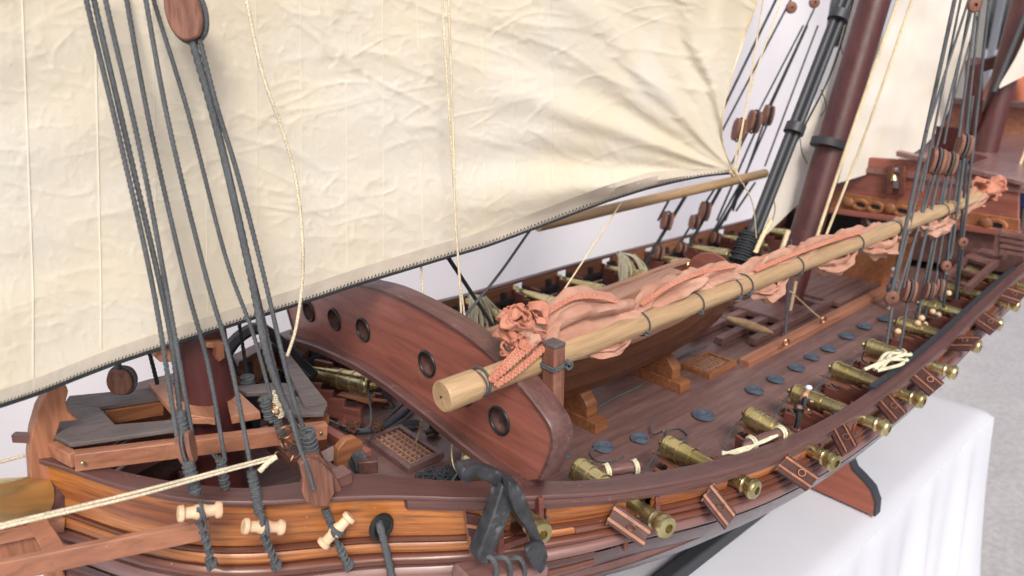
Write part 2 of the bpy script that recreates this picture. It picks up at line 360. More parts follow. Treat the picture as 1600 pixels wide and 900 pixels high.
def strake(name, d0, d1, off, thick, material, x0=.064, x1=2.6, side=-1, bulge=.001, gap=.0007, scaled=True, lab=None):
    xs = [x0]+[x for x in XS if x0 < x < x1]+[x1]; vs = []
    for x in xs:
        k = ss(x) if scaled else 1; h = hb(x); z0 = zr(x)-(d0+gap)*k; z1 = zr(x)-(d1-gap)*k; zm = (z0+z1)/2
        for z, o in ((z0, off-.0006), (z0-.25*(z0-z1), off+bulge*.8), (zm, off+bulge), (z0-.75*(z0-z1), off+bulge*.8), (z1, off-.0006), (z1, off-thick), (z0, off-thick)):
            vs.append((x, yc+side*max(.0005, h+o-.0025), z))
    n = 7; fs = []
    for i in range(len(xs)-1):
        for k in range(n):
            q = (i*n+k, i*n+(k+1) % n, (i+1)*n+(k+1) % n, (i+1)*n+k); fs.append(q[::-1] if side > 0 else q)
    fs += [tuple(range(n)), tuple(range((len(xs)-1)*n, len(xs)*n))]
    mb = MB().add(vs, fs, True); mb.uv = hull_uv(vs, n)
    o = part(name, mb, material+'_u' if material+'_u' in M else material, ship)
    return o
PORTS = [.392, .500, .636, .785, .905, 1.025, 1.155, 1.29, 1.42, 1.55, 1.68]
def port_segments(x0):
    s = x0; out = []
    for p in PORTS:
        if p-.015 > s: out.append((s, p-.015)); s = p+.015
    out.append((s, 2.6)); return out
for side in (-1, 1):
    for (a, b) in port_segments(.064): strake('plank', .0029, .0305, -.0045, .007, 'orange' if side < 0 else 'back', a, b, side, .0008, .0002)
    strake('wale', .0305, .0335, .0, .012, 'wale', side=side, bulge=.0006)
    if side < 0:
        strake('plank', .0335, .0415, -.001, .010, 'orange', .064, .43, side=side, bulge=.002); strake('wale', .0335, .0415, -.001, .010, 'wale', .43, 2.6, side=side, bulge=.0035)
        strake('wale', .0415, .0500, .000, .010, 'wale', side=side, bulge=.004)
    else: strake('wale', .0335, .0485, -.001, .010, 'wale', side=side, bulge=.004)
    strake('wale', .050, .0615, .002, .012, 'lilac', side=side, bulge=.004)
for pr in range(len(PORTS)):   # port linings: sill and cheeks so each port reads as an opening
    x = PORTS[pr]
    for side in (-1, 1):
        mb = MB(); h = hb(x); z = zr(x); k = ss(x)
        for dx in (-.0165, .0165): mb.box((x+dx, yc+side*(hb(x+dx)-.0155), z-.021*k), (.003, .014, .020*k))
        mb.box((x, yc+side*(h-.0155), z-.0315*k), (.030, .014, .002)); part('port_frame', mb, 'wale', ship)
# hull bottom
vs = []; xs = [x for x in XS if x <= 2.6]; sec = [(.061, .002), (.08, -.006), (.10, -.0235), (.13, -.056), (.17, -.113), (.21, -.185), (.245, -.27)]
for x in xs:
    h = hb(x); k = ss(x); L = []
    fall = min(1, max(0, (x-.06)/.3))
    for d, o in sec:
        zz = zr(x)-d*k if d < .1 else max(-.275, zr(x)-.085*k-(d-.085)*1.25); L.append((max(.004, (h+o) if o > -.03 else h*(1+o/.31)), zz))
    vs += [(x, yc-q, z) for q, z in L]+[(x, yc+q, z) for q, z in L[::-1]]
n = len(sec)*2; fs = [(i*n+k, i*n+k+1, (i+1)*n+k+1, (i+1)*n+k) for i in range(len(xs)-1) for k in range(n-1)]
fs += [tuple(range(n))]; part('hull_bottom', MB().add(vs, fs, True), 'bottom', ship)
# extra strakes low at the bow, where the planking shows down to the edge of the frame
for j, (a, b) in enumerate(((.0615, .069), (.0695, .078))):
    strake('plank', a, b, .0015-.001*j, .006, 'wale', .064, .45, -1)
# cap rail
def caprail(side):
    vs = []; xs = [x for x in XS if x <= 2.6]
    for x in xs:
        h = hb(x); w_ = ip([(.06, .012), (.09, .035), (.14, .032), (.19, .024), (.25, .036), (.28, .046), (.34, .036), (.45, .025), (.6, .0225), (.8, .0185), (3, .0185)], x)*(1 if side < 0 or x < .3 else .6); z = zr(x); a = h+.0012; b = max(.0006, h-w_)
        for q, zz in ((a-.001, z), (a, z-.0012), (a, z-.0036), (a-.001, z-.0045), (b, z-.0045), (b, z-.001), (b+.001, z)): vs.append((x, yc+side*q, zz))
    n = 7; fs = []
    for i in range(len(xs)-1):
        for k in range(n):
            q = (i*n+k, i*n+(k+1) % n, (i+1)*n+(k+1) % n, (i+1)*n+k); fs.append(q[::-1] if side > 0 else q)
    fs.append(tuple(range(n))); mb = MB().add(vs, fs, False); mb.uv = hull_uv(vs, n); part('cap_rail', mb, 'cap_u', ship)
caprail(-1); caprail(1)
# thicker rubbing strake below the cap, starting at the cathead
strake('rubbing_strake', .0046, .0160, .0012, .009, 'cap', .298, 2.6, -1, .0004, scaled=False)
# dark strip along the inner edge of the near rail
vs = []; xs = [x for x in XS if .92 < x < 1.72]
for x in xs:
    y = yc-hb(x)+.0190; z = zr(x)-.001
    vs += [(x, y-.004, z), (x, y-.004, z+.005), (x, y+.004, z+.005), (x, y+.004, z-.004)]
fs = [(i*4+k, i*4+(k+1) % 4, (i+1)*4+(k+1) % 4, (i+1)*4+k) for i in range(len(xs)-1) for k in range(4)]+[(0, 1, 2, 3)]
part('rail_strip', MB().add(vs, fs), 'blackw', ship)
# deck
vs = []; xs = [x for x in XS if .1 < x <= 2.6]
for x in xs:
    h = hb(x)-.009
    for k in range(9):
        y = yc+h*(-1+k/4); vs.append((x, y, zd(x)+.006*(1-(k/4-1)**2)-.006))
fs = [(i*9+k, i*9+k+1, (i+1)*9+k+1, (i+1)*9+k) for i in range(len(xs)-1) for k in range(8)]
part('deck', MB().add(vs, fs), 'deck', ship)
# waterways along both sides
for side in (-1, 1):
    vs = []; xs = [x for x in XS if .2 < x <= 1.75]
    for x in xs:
        y = yc+side*(hb(x)-.0095); z = zd(x)
        vs += [(x, y, z-.004), (x, y, z+.004), (x, y-side*.012, z+.003), (x, y-side*.012, z-.004)]
    fs = [(i*4+k, i*4+(k+1) % 4, (i+1)*4+(k+1) % 4, (i+1)*4+k) for i in range(len(xs)-1) for k in range(4)]
    part('waterway', MB().add(vs, fs), 'cap', ship)
# frames and dark inner rail on the far bulwark (and near one)
for side in (-1, 1):
    x = .44 if side < 0 else .26
    while x < 1.74:
        if side > 0 or abs(min(PORTS, key=lambda p: abs(p-x))-x) > .02:
            y = yc+side*(hb(x)-(.0145 if side > 0 else .0195)); a = zd(x)+(0 if side > 0 else .012); b = zr(x)-(.0125 if side > 0 else .005)
            part('frame', MB().box((x, y, (a+b)/2), (.010, .011, b-a)), 'blackw', ship)
        x += .0602
    vs = []; xs = [x for x in XS if .26 < x <= 1.75]
    for x in xs:
        y = yc+side*(hb(x)-.020); z = zd(x)+(zr(x)-zd(x))*.50
        vs += [(x, y, z), (x, y, z+.007), (x, y-side*.006, z+.007), (x, y-side*.006, z)]
    fs = [(i*4+k, i*4+(k+1) % 4, (i+1)*4+(k+1) % 4, (i+1)*4+k) for i in range(len(xs)-1) for k in range(4)]
    if side > 0: part('inner_rail', MB().add(vs, fs), 'blackw', ship)
# stem
stem = [(76, 611), (104, 603), (107, 612), (103, 628), (107, 643), (124, 657), (95, 660), (82, 700), (83, 780), (92, 860), (104, 905), (98, 960), (84, 960), (72, 905), (60, 845), (50, 775), (46, 715), (50, 675), (60, 640)]
part('stem', MB().prism([PY(x, y, .652) for x, y in stem], (0, .016, 0)), 'tanz', ship, bevel=.0012)
# bow platform: a grey frame with an opening, carried on tan beams
zp = lambda x: ip([(.08, .136), (.3, .106)], x)
def pz_slope(px, py):
    z = .12
    for _ in range(30): z = .5*z+.5*zp(PZ(px, py, z).x)
    return PZ(px, py, z)
def slab(name, pix, th, material, up=0, bevel=.0008):
    P = [pz_slope(*p)+V((0, 0, up)) for p in pix]; return part(name, MB().prism(P, (0, 0, -th)), material, ship, bevel=bevel)
slab('platform_board', [(60, 668), (110, 693), (300, 658), (345, 648), (345, 662)][:0] or [(60, 668), (110, 693), (290, 668), (272, 655), (180, 663), (155, 636), (100, 630)], .004, 'grey')
slab('platform_board', [(100, 630), (155, 636), (255, 620), (233, 606), (108, 618)], .004, 'grey')
slab('platform_board', [(365, 605), (432, 598), (470, 602), (455, 618), (420, 613), (385, 615)], .005, 'grey', .001)
slab('platform_board', [(420, 613), (455, 618), (512, 634), (506, 646), (436, 648)], .005, 'grey', .001)
slab('platform_board', [(436, 552), (452, 556), (512, 634), (476, 640)], .007, 'grey', .004, .0008)
slab('mast_plank', [(233, 605), (262, 603), (335, 640), (337, 662), (272, 652)], .007, 'tany', .005)
slab('mast_plank', [(350, 612), (366, 612), (408, 652), (362, 660)], .008, 'tany', .006)
slab('mast_plank', [(300, 648), (337, 645), (335, 660), (300, 660)], .006, 'tany', .004)
def beam_px(name, pa, pb, w_, h, material, ya=None, yb=None, zoff=0):
    A = pz_slope(*pa)+V((0, 0, zoff)); B = pz_slope(*pb)+V((0, 0, zoff)); part(name, MB().bar(A, B, w_, h), material, ship, bevel=.0008)
beam_px('platform_beam', (112, 697), (508, 652), .010, .0155, 'tan', zoff=-.0135)
beam_px('platform_beam', (110, 616), (250, 602), .008, .014, 'gold', zoff=-.0125)
beam_px('platform_beam', (62, 672), (112, 697), .007, .013, 'tan', zoff=-.0125)
beam_px('platform_beam', (180, 661), (272, 651), .006, .012, 'gold', zoff=-.0105)
beam_px('platform_beam', (160, 634), (252, 620), .006, .014, 'gold', zoff=-.0115)
for p in ((122, 699), (495, 655)):
    c = pz_slope(*p)+V((0, -.0055, -.012)); part('nail', MB().lathe(c, c+V((0, -.002, 0)), [(0, .0018), (.001, .0018), (.0016, .001)], 10), 'brass', ship)
for px_, y in ((500, .60), (470, .66), (505, .585)):   # brackets below the aft end
    pass
def ppoly(name, pix, y, th, material, bevel=.0008, parent=None): return part(name, MB().prism([PY(a, b, y) for a, b in pix], (0, th, 0)), material, parent or ship, bevel=bevel)
ppoly('bracket', [(470, 664), (478, 700), (500, 720), (508, 720), (515, 650), (495, 648)], .60, .012, 'gold')
ppoly('bracket', [(482, 655), (515, 648), (509, 715), (482, 712)], .615, .02, 'gold')
# breast beams and riding bitts behind the platform
part('bitt_beam', MB().bar(PZ(415, 680, .062), PZ(525, 755, .072), .020, .012, t=1.1), 'cap', ship, bevel=.001)
part('bitt_beam', MB().bar(PZ(503, 673, .03), PZ(575, 715, .03), .010, .016), 'maroon', ship, bevel=.001)
ppoly('windlass_cheek', [(527, 735), (528, 702), (540, 688), (556, 683), (568, 690), (567, 702), (552, 708), (545, 722), (542, 738)], .545, .008, 'gold')
part('windlass_end', MB().bar(PZ(560, 728, .035), PZ(590, 725, .035), .012, .014), 'capz', ship, bevel=.001)
part('bitt_post', MB().bar(PZ(520, 730, .04), PZ(520, 760, .04)+V((0, 0, .035)), .014, .014, (1, 0, 0)), 'capz', ship, bevel=.001)
part('bitt_post', MB().box(PZ(531, 745, .083), (.016, .016, .012)), 'cap', ship, bevel=.001)
part('windlass_end', MB().bar(PZ(408, 674, .075), PZ(424, 690, .075), .014, .01), 'cap', ship, bevel=.001)
# beak: brass ram collar, dark block, tan beams
beak_y = .655
A = PY(64, 777, beak_y); B = PY(-70, 790, beak_y-.02)
part('ram_collar', MB().lathe(A, B, [(0, .0), (0, .0172), (.001, .0178), (.2, .0180), (.2, 0)], 48), 'brass2', ship)
part('ram_block', MB().lathe(PY(96, 770, beak_y+.004), A, [(0, .0165), (.045, .0165), (.045, .0)], 6, False), 'capz', ship, bevel=.001)
part('ram_shaft', MB().tube([A, PY(-60, 790, beak_y-.02)], .0160, 20), 'black', ship)
part('beak_beam', MB().bar(PY(-60, 905, .56), PY(328, 825, .515), .006, .0165), 'tan', ship, bevel=.0008)
part('beak_beam', MB().bar(PY(-60, 850, .64), PY(100, 818, .645), .006, .012), 'tan', ship, bevel=.0008)
part('beak_brace', MB().bar(PY(58, 815, .632), PY(92, 870, .575), .0135, .005, (0, -1, .3)), 'tan', ship, bevel=.0008)
ppoly('beak_board', [(-60, 860), (52, 838), (75, 868), (-60, 900)], .645, .004, 'tanz')
part('bow_peg', MB().bar(PY(22, 683, .67), PY(52, 684, .66), .006, .007), 'cap', ship)
# ------------------------------------------------------------------ masts (parts of the ship)
def mastpart(name, pts, y, rs, material='mast'):
    return part(name, MB().tube(cr([PY(a, b, y) for a, b in pts], 24) if len(pts) > 2 else [PY(*pts[0], y).lerp(PY(*pts[1], y), i/10) for i in range(11)], rs[0] if rs[0] == rs[1] else [rs[0]+(rs[1]-rs[0])*i/10 for i in range(11)], 28), material, ship)
mastpart('foremast', [(352, 790), (250, 120)], yc, (.0245, .0225))
mastpart('mainmast', [(1222, 490), (1385, -60)], yc, (.0300, .0285))
ppoly('mast_cleat', [(245, 549), (262, 540), (270, 548), (270, 566), (250, 566), (243, 558)], .628, .02, 'tanz')
ppoly('mast_cleat', [(325, 535), (350, 535), (352, 560), (342, 566), (338, 558), (338, 545), (322, 543)], .628, .016, 'tanz')
mm = MB(); a = PY(1291, 230, yc); ax = (PY(1385, -60, yc)-PY(1222, 490, yc)).normalized()
mm.lathe(a, a+ax, [(0, .0292), (0, .0312), (.014, .0312), (.014, .0292)], 24); part('mast_band', mm, 'blackw', ship)
part('mast_partner', MB().box((1.262, yc, -.055), (.1, .1, .014)), 'cap', ship, bevel=.002)
# ------------------------------------------------------------------ arched bulkhead with portholes
bx = .40
half = [(.406, .072), (.397, .092), (.391, .112), (.3925, .126), (.402, .1365), (.432, .154), (.462, .1665), (.500, .177), (.540, .183), (.591, .1865), (.645, .187)]
far_ = [(1.292-y, z*.97) for y, z in half[:-1]][::-1]
arch = [V((0, p.x-yc, p.y)) for p in cr([(y, z, 0) for y, z in half+far_], 84)]
low = cr([(0, PX(a, b, bx).y-yc, PX(a, b, bx).z) for a, b in ((452, 521), (490, 531), (525, 544), (575, 568), (625, 601), (675, 638), (725, 678), (790, 726), (826, 750))], 40)
outl = [(p.y+yc, p.z) for p in arch]+[(p.y+yc, p.z) for p in low]
holes = [PX(a, b, bx) for a, b in ((483, 486), (523, 499), (568, 515), (668, 568), (725, 612), (781, 657))]
def holed(outl, holes, R, x0, x1):
    bm = bmesh.new(); loops = []
    for x in (x0, x1):
        ed = []; L = []
        for ring_ in [outl]+[[(h.y+R*math.cos(a), h.z+R*math.sin(a)) for a in [2*math.pi*k/28 for k in range(28)]] for h in holes]:
            vs = [bm.verts.new((x, y, z)) for y, z in ring_]; L.append(vs)
            for i in range(len(vs)): ed.append(bm.edges.new((vs[i], vs[(i+1) % len(vs)])))
        bmesh.ops.triangle_fill(bm, edges=ed, use_beauty=True); loops.append(L)
    for A_, B_ in zip(*loops):
        n = len(A_)
        for i in range(n): bm.faces.new((A_[i], A_[(i+1) % n], B_[(i+1) % n], B_[i]))
    bmesh.ops.recalc_face_normals(bm, faces=bm.faces[:])
    mb = MB(); bm.verts.index_update(); mb.add([v.co.copy() for v in bm.verts], [[v.index for v in f.verts] for f in bm.faces]); bm.free(); return mb
bulk = part('bulkhead', holed(outl, holes, .0125, bx, bx+.020), 'maroon', ship)
# cap moulding over the arch: thicker, overhanging aft
vs = []; ac = [V((0, p.y+yc, p.z)) for p in arch]
for i, p in enumerate(ac):
    q = ac[min(i+1, len(ac)-1)]-ac[max(i-1, 0)]; nn = V((0, q.z, -q.y)).normalized(); nn = -nn if nn.z < 0 and abs(nn.z) > .2 else nn
    if (p+nn*.01-V((0, yc, .11))).length < (p-V((0, yc, .11))).length: nn = -nn
    vs += [V((bx-.0015, p.y, p.z))-nn*.002, V((bx-.0015, p.y, p.z))+nn*.0008, V((bx+.0005, p.y, p.z))+nn*.0022, V((bx+.022, p.y, p.z))+nn*.0022, V((bx+.022, p.y, p.z))-nn*.004, V((bx+.018, p.y, p.z))-nn*.004]
n = 6; L = len(ac); fs = [(i*n+k, i*n+(k+1) % n, (i+1)*n+(k+1) % n, (i+1)*n+k) for i in range(L-1) for k in range(n)]+[tuple(range(n)), tuple(range((L-1)*n, L*n))]
part('arch_moulding', MB().add(vs, fs), 'capz', bulk)
vs = []; lc = [V((0, p.y+yc, p.z)) for p in low]
for p in lc: vs += [(bx-.012, p.y, p.z-.009), (bx-.012, p.y, p.z-.002), (bx-.010, p.y, p.z), (bx+.022, p.y, p.z), (bx+.022, p.y, p.z-.009)]
n = 5; L = len(lc); fs = [(i*n+k, i*n+(k+1) % n, (i+1)*n+(k+1) % n, (i+1)*n+k) for i in range(L-1) for k in range(n)]+[tuple(range(n)), tuple(range((L-1)*n, L*n))]
part('ledge', MB().add(vs, fs), 'capz', bulk)
for h in holes:
    part('porthole_ring', MB().ring((bx-.0008, h.y, h.z), (1, 0, 0), .0132, .0016, 30, 8), 'black', bulk)
    part('porthole_shade_tube', MB().tube([(bx+.0005, h.y, h.z), (bx+.01, h.y, h.z), (bx+.0195, h.y, h.z)], .0121, 28, caps=False), 'capz', bulk)  # dark tube added inside each hole, its colour standing in for cavity shade
# hawse ring in the hull side
hz = PY(593, 821, .476)
part('hawse_ring', MB().ring(hz+V((0, -.003, 0)), (.1, -1, .1), .0098, .0028, 24, 8), 'black', ship)
part('hawse_dark_disc', MB().lathe(hz+V((0, -.0035, 0)), hz, [(0, .0085), (.001, .0085)], 20), 'black', ship)  # solid black disc painting the dark inside the ring, hull is not pierced
# ------------------------------------------------------------------ gunport lids: px of hinge top, hinge bottom, outer top
LIDS = [((727, 803), (737, 880), (752, 807), .40, .392, .5), ((964, 788), (948, 818), (1019, 826), .372, .345, 1), ((1115, 756), (1097, 781), (1151, 801), .362, .34, 1), ((1233, 711), (1213, 733), (1281, 744), .356, .328, 1), ((1323, 662), (1299, 677), (1341, 694), .352, .33, 1),
        ((1393, 615), (1370, 631), (1418, 642), .350, .325, 1), ((1446, 573), (1423, 591), (1476, 598), .350, .325, 1), ((1500, 524), (1480, 545), (1534, 524), .35, .325, 1), ((1542, 487), (1522, 504), (1568, 504), .35, .322, 1), ((1577, 447), (1560, 466), (1606, 456), .352, .325, 1)]
for i, (a, b, c, yh, yo, k) in enumerate(LIDS):
    for _ in range(12): yh = yc-hb(max(.3, PY(*a, yh).x))-.001
    yo = yh-(.030 if i else .006)
    A = PY(*a, yh); B = PY(*b, yh); C = PY(*c, yo); u = B-A; v = C-A; n = u.cross(v).normalized(); n = -n if n.dot(V((0, 0, CH))-A) < 0 else n
    mb = MB(); mb.hexa([A-n*.004, B-n*.004, B+v-n*.004, C-n*.004, A, B, B+v, C]); lid = part('gunport_lid', mb, 'lid', ship, bevel=.0008)
    for f in (.22, .78):
        mb = MB(); e = u.normalized()*.0015; p = A+u*f-v*.04; q = A+u*f+v*1.0; mb.hexa([p-e+n*.0003, p+e+n*.0003, q+e+n*.0003, q-e+n*.0003, p-e+n*.0018, p+e+n*.0018, q+e+n*.0018, q-e+n*.0018]); part('strap', mb, 'tan', lid)
    c0 = A+u*.5+v*.55+n*.004; part('lid_ring', MB().ring(c0, (n+u.normalized()*.8), .0038, .0006, 16, 6), 'copper', lid)
    part('hinge', MB().tube([A-u*.06-n*.001, B+u*.06-n*.001], .0012, 6), 'copper', lid)

# ------------------------------------------------------------------ cannons
def make_cannon():
    c = thing('cannon', 'x', 'cannon')
    # local frame: muzzle towards -Y, breech at +Y; barrel axis at z=.031 above deck; origin on the deck under the trunnions
    L = .150; a = V((0, .075, .047)); b = V((0, -.09, .0405))
    prof = [(0, 0), (.0005, .0025), (.003, .0045), (.006, .0038), (.0075, .003), (.009, .006), (.011, .0115), (.014, .0132), (.017, .0128), (.0175, .0138), (.021, .0138), (.0215, .0127), (.035, .0122), (.0355, .0132), (.038, .0132), (.0385, .0119), (.055, .0113), (.0555, .0121), (.058, .0121), (.0585, .0105), (.085, .0094), (.120, .0082), (.136, .0078), (.137, .0092), (.139, .0096), (.141, .0084), (.144, .0088), (.149, .0112), (.153, .0112), (.156, .0100), (.157, .0072), (.1575, .0045), (.148, .0043), (.147, 0)]
    part('barrel', MB().lathe(a, b, [(t*.885, q) for t, q in prof], 28), 'brass', c)
    for s in (-1, 1):
        x = s*.0205; o = [(.064, .004), (-.030, .004), (-.030, .048), (-.004, .048), (-.006, .041), (.012, .043), (.010, .035), (.028, .037), (.026, .028), (.044, .030), (.042, .020), (.064, .022)]
        part('cheek', MB().prism([V((x-.0025, y, z+.003)) for y, z in o], (.005, 0, 0)), 'carr', c, bevel=.0006)
    part('trunnion', MB().tube([(-.0225, -.012, .043), (.0225, -.012, .043)], .0028, 10), 'brass', c)
    for y in (-.018, .042):
        ax_ = part('axle', MB().box((0, y, .0075), (.050, .007, .006)), 'carr', c)
        for s in (-1, 1): part('wheel', MB().lathe((s*.0235, y, .0062), (s*.0235+s*.005, y, .0062), [(0, .002), (0, .0062), (.004, .0062), (.0045, .0055), (.0045, .002), (.006, .0018), (.006, 0)], 16), 'carr', c)
    part('wedge', MB().prism([V((-.005, .066, .024)), V((-.005, .02, .026)), V((-.005, .066, .032))], (.010, 0, 0)), 'tany', c)
    part('breech_rope', MB().ring((0, .066, .0468), (0, 1, 0), .0075, .0017, 18, 6), 'ropeb', c)
    mb = MB()
    for s in (-1, 1): mb.ring((s*.0175, -.02, .021), (1, .3, 0), .0036, .0007, 12, 5); mb.ring((s*.0175, .03, .013), (1, 0, .2), .0034, .0007, 12, 5)
    part('ring_bolt', mb, 'copper', c)
    mb = MB()
    for s in (-1, 1): mb.tube(cr([(s*.008, .067, .045), (s*.024, .078, .010), (s*.029, .05, .004), (s*.026, .0, .012), (s*.024, -.035, .034)], 16), .0011, 6)
    part('side_tackle', mb, 'rope', c); 
    for k, (x, y, z) in enumerate(((.027, .058, .006), (-.028, .045, .007), (.03, .02, .008), (-.029, -.01, .012), (.012, .08, .004))): kb = MB(); kb.ell((x, y, z), .0045, .0055, .0035, 8); part('tackle_block', kb, 'tackle', c); part('tackle_knot', knot_mb((x, y, z), .0055, .0009, 12, None, k+3), 'tackle', c)
    part('quoin_handle', MB().tube([(0, .066, .028), (0, .085, .030)], .002, 8), 'tany', c)
    return c
cn0 = make_cannon(); first = True
near = [(.392, 'foremost near-side cannon, its muzzle poking out behind the black anchor'), (.508, 'near-side brass cannon just aft of the arched bulkhead end'), (.668, 'near-side brass cannon with grey coils behind its breech, second aft of the arched bulkhead'),
        (.785, 'near-side brass cannon angled forward, between the rolled bundle and the small sailor'), (.905, 'near-side brass cannon right behind the small sailor in a white kerchief'), (1.022, 'near-side brass cannon aft of the small sailor, before the cream rope heap'),
        (1.15, 'near-side brass cannon beside the cream rope heap on the rail'), (1.285, 'near-side brass cannon behind the foremost lower pulley of the right-hand shrouds'), (1.415, 'near-side brass cannon below the middle of the right-hand shrouds'), (1.545, 'near-side brass cannon next to the slatted grating at the stern'), (1.675, 'aftmost near-side cannon by the stern steps')]
for i, (x, lab) in enumerate(near):
    c = cn0 if first else dup(cn0); first = False
    c.location = (x-(.022 if i == 2 else .004), yc-hb(x)+(.040, .052, .034, .034)[min(i, 3)], zd(x)); c.location.z += (.020, .012, .004, 0)[min(i, 3)]; c.rotation_euler = ((-.20, -.15, -.08, 0)[min(i, 3)]+random.uniform(-.02, .02), 0, random.uniform(-.06, .06)+(.0 if i != 3 else -.17)); c['label'] = lab; c['group'] = 'brass cannons along the near rail'
def aim(c, Mz, Bz):
    d = Mz-Bz; L = d.length; hz = math.hypot(d.x, d.y); rz = math.atan2(d.x, -d.y); px = -math.atan2(d.z, hz)-.031; sy = L/.139
    R_ = Matrix.Rotation(rz, 3, 'Z')@Matrix.Rotation(px, 3, 'X'); c.rotation_euler = (px, 0, rz); c.scale = (1, sy, 1); c.location = Bz-R_@V((0, .075*sy, .047))
cs = [o for o in bpy.data.objects if o.get('group') == 'brass cannons along the near rail']; cs.sort(key=lambda o: o.location.x)
m0 = PY(848, 835, .368); aim(cs[0], m0, m0+V((.035, .145, -.006)))
aim(cs[1], PY(1045, 825, .33), PY(895, 725, .481)); aim(cs[2], PY(1183, 765, .3215), PY(1030, 690, .452))
where = ['beside the arched bulkhead end', 'behind the yellow-green line bundle near the arched bulkhead', 'aft of the first line bundle', 'abreast of the rowing boat bow', 'beneath the pale line tied to the boom', 'beside the second pale line bundle', 'just aft of the second pale line bundle', 'under the first of the far shrouds', 'under the middle of the far shrouds', 'by the lashed foot of the black spars', 'nearest the poop']
for i, x in enumerate(PORTS):
    if i == 0: continue
    c = dup(cn0); c.location = (x, yc+hb(x)-.055, zd(x)); c.rotation_euler = (0, 0, math.pi+random.uniform(-.04, .04)); c['label'] = 'brass cannon at the far bulwark, '+where[i]; c['group'] = 'brass cannons along the far bulwark'
# bow chase cannon on the foredeck (larger)
c = dup(cn0); c.location = PZ(512, 640, -.035); c.rotation_euler = (0, 0, math.radians(203)); c.scale = (1.15,)*3; c['label'] = 'large brass cannon with stepped carriage on the foredeck below the arched bulkhead'; c['group'] = 'foredeck cannons'
c = dup(cn0); c.location = PZ(590, 598, -.045)+V((0.03, .07, 0)); c.rotation_euler = (0, 0, math.radians(176)); c['label'] = 'second foredeck cannon, mostly hidden behind the large one and the arched bulkhead'; c['group'] = 'foredeck cannons'

# ------------------------------------------------------------------ yard with furled coral sail
YY = .442
ya = PY(690, 620, YY); x_end = PY(1535, 305, YY).x
yy = lambda x: ya.y+(x-ya.x)*0.0
zz0 = ya.z
e = PY(1535, 305, ya.y)
def yz(x): return zz0+(e.z-zz0)*(x-ya.x)/(e.x-ya.x)
yard = thing('furled_yard', 'long pale pine yard lying above the boat, its blunt end over the arched bulkhead', 'spar', (ya.x+.3, ya.y, yz(ya.x+.3)))
pr = [(0, 0), (0, .0128), (.001, .0136), (.034, .0136), (.036, .0112), (.046, .0112), (.048, .0112), (.12, .0120), (.5, .0124), (1.0, .0122), ((e-ya).length-.002, .0110), ((e-ya).length, 0)]
part('spar', MB().lathe(ya, e, pr, 32), 'pine', yard)
part('end_nail', MB().lathe(ya-V((.0012, 0, 0)), ya, [(0, .0009), (.0012, .0009)], 8), 'black', yard)
dirY = (e-ya).normalized()
for px_ in (745, 998, 1083, 1143, 1160, 1240, 1335, 1395, 1470):
    x = PY(px_, 620-(px_-690)*.376, ya.y).x; c0 = V((x, ya.y, yz(x))); rr = .0138 if px_ > 750 else .0120
    part('gasket', MB().ring(c0, dirY+V((0, .15, .1)), rr, .0009, 28, 6), 'rope', yard)
    if px_ != 745: part('gasket_knot', knot_mb(c0+V((0, -rr*.8, -rr*.55)), .0025, .0007, 14, seed=px_), 'rope', yard)
part('gasket', MB().ring(ya+V((.042, 0, 0)), dirY, .0125, .0012, 28, 6), 'rope', yard)
# furled cloth: swept bundle round the top and back of the spar
def bundle(px_list, name, lab=None):
    """rows: px along spar, offset up, offset back, radius up, radius side"""
    n = 72; rows = []
    xs_ = [PY(r[0], 620-(r[0]-690)*.376, ya.y).x for r in px_list]; L = 260
    tabs = [[(x, r[k]) for x, r in zip(xs_, px_list)] for k in (1, 2, 3, 4)]
    vs = []
    for i in range(L+1):
        t = i/L; x = xs_[0]+(xs_[-1]-xs_[0])*t; up, bk, ru, rs = [ip(tb, x) for tb in tabs]; c0 = V((x, ya.y+bk, yz(x)+up))
        for k in range(n):
            a = 2*math.pi*k/n; tw = x*13
            f = .78+.62*abs(math.sin(2.5*a+tw*2.6+2.2*noise.noise(V((x*12, 0, 1)))))**1.6-.20*abs(math.sin(4*a-tw*2.2+3*noise.noise(V((x*16, 3, 1)))))+.30*noise.noise(V((x*30, math.cos(a)*1.6, math.sin(a)*1.6)))+.10*noise.noise(V((x*75, math.cos(a)*3, math.sin(a)*3)))
            vs.append(c0+V((.012*noise.noise(V((x*40, a, 9))), math.cos(a)*rs*f, math.sin(a)*ru*f)))
    fs = [(i*n+k, i*n+(k+1) % n, (i+1)*n+(k+1) % n, (i+1)*n+k) for i in range(L) for k in range(n)]+[tuple(range(n))[::-1], tuple(range(L*n, L*n+n))]
    return MB().add(vs, fs, True)
R = [(812, .012, .004, .014, .015), (850, .019, .010, .017, .016), (905, .025, .015, .022, .019), (940, .023, .014, .019, .019), (985, .013, .012, .011, .014), (1000, .010, .011, .010, .012), (1040, .015, .013, .013, .015), (1080, .016, .014, .014, .017), (1140, .014, .014, .014, .016), (1165, .006, .011, .011, .012), (1200, .010, .010, .011, .013), (1240, .009, .009, .011, .013), (1300, .008, .009, .011, .013), (1340, .005, .009, .011, .012), (1400, -.006, .009, .012, .012), (1440, -.008, .010, .013, .012), (1500, -.010, .010, .016, .014), (1530, -.004, .008, .018, .016), (1545, .006, .004, .012, .012)]
fs_ = thing('furled_sail', 'coral pink sail furled in folds along the pale yard and tied with grey line', 'sail', tuple(V((.6, ya.y, yz(.6)))))
part('cloth_folds', bundle(R, 'f'), 'pink', fs_)
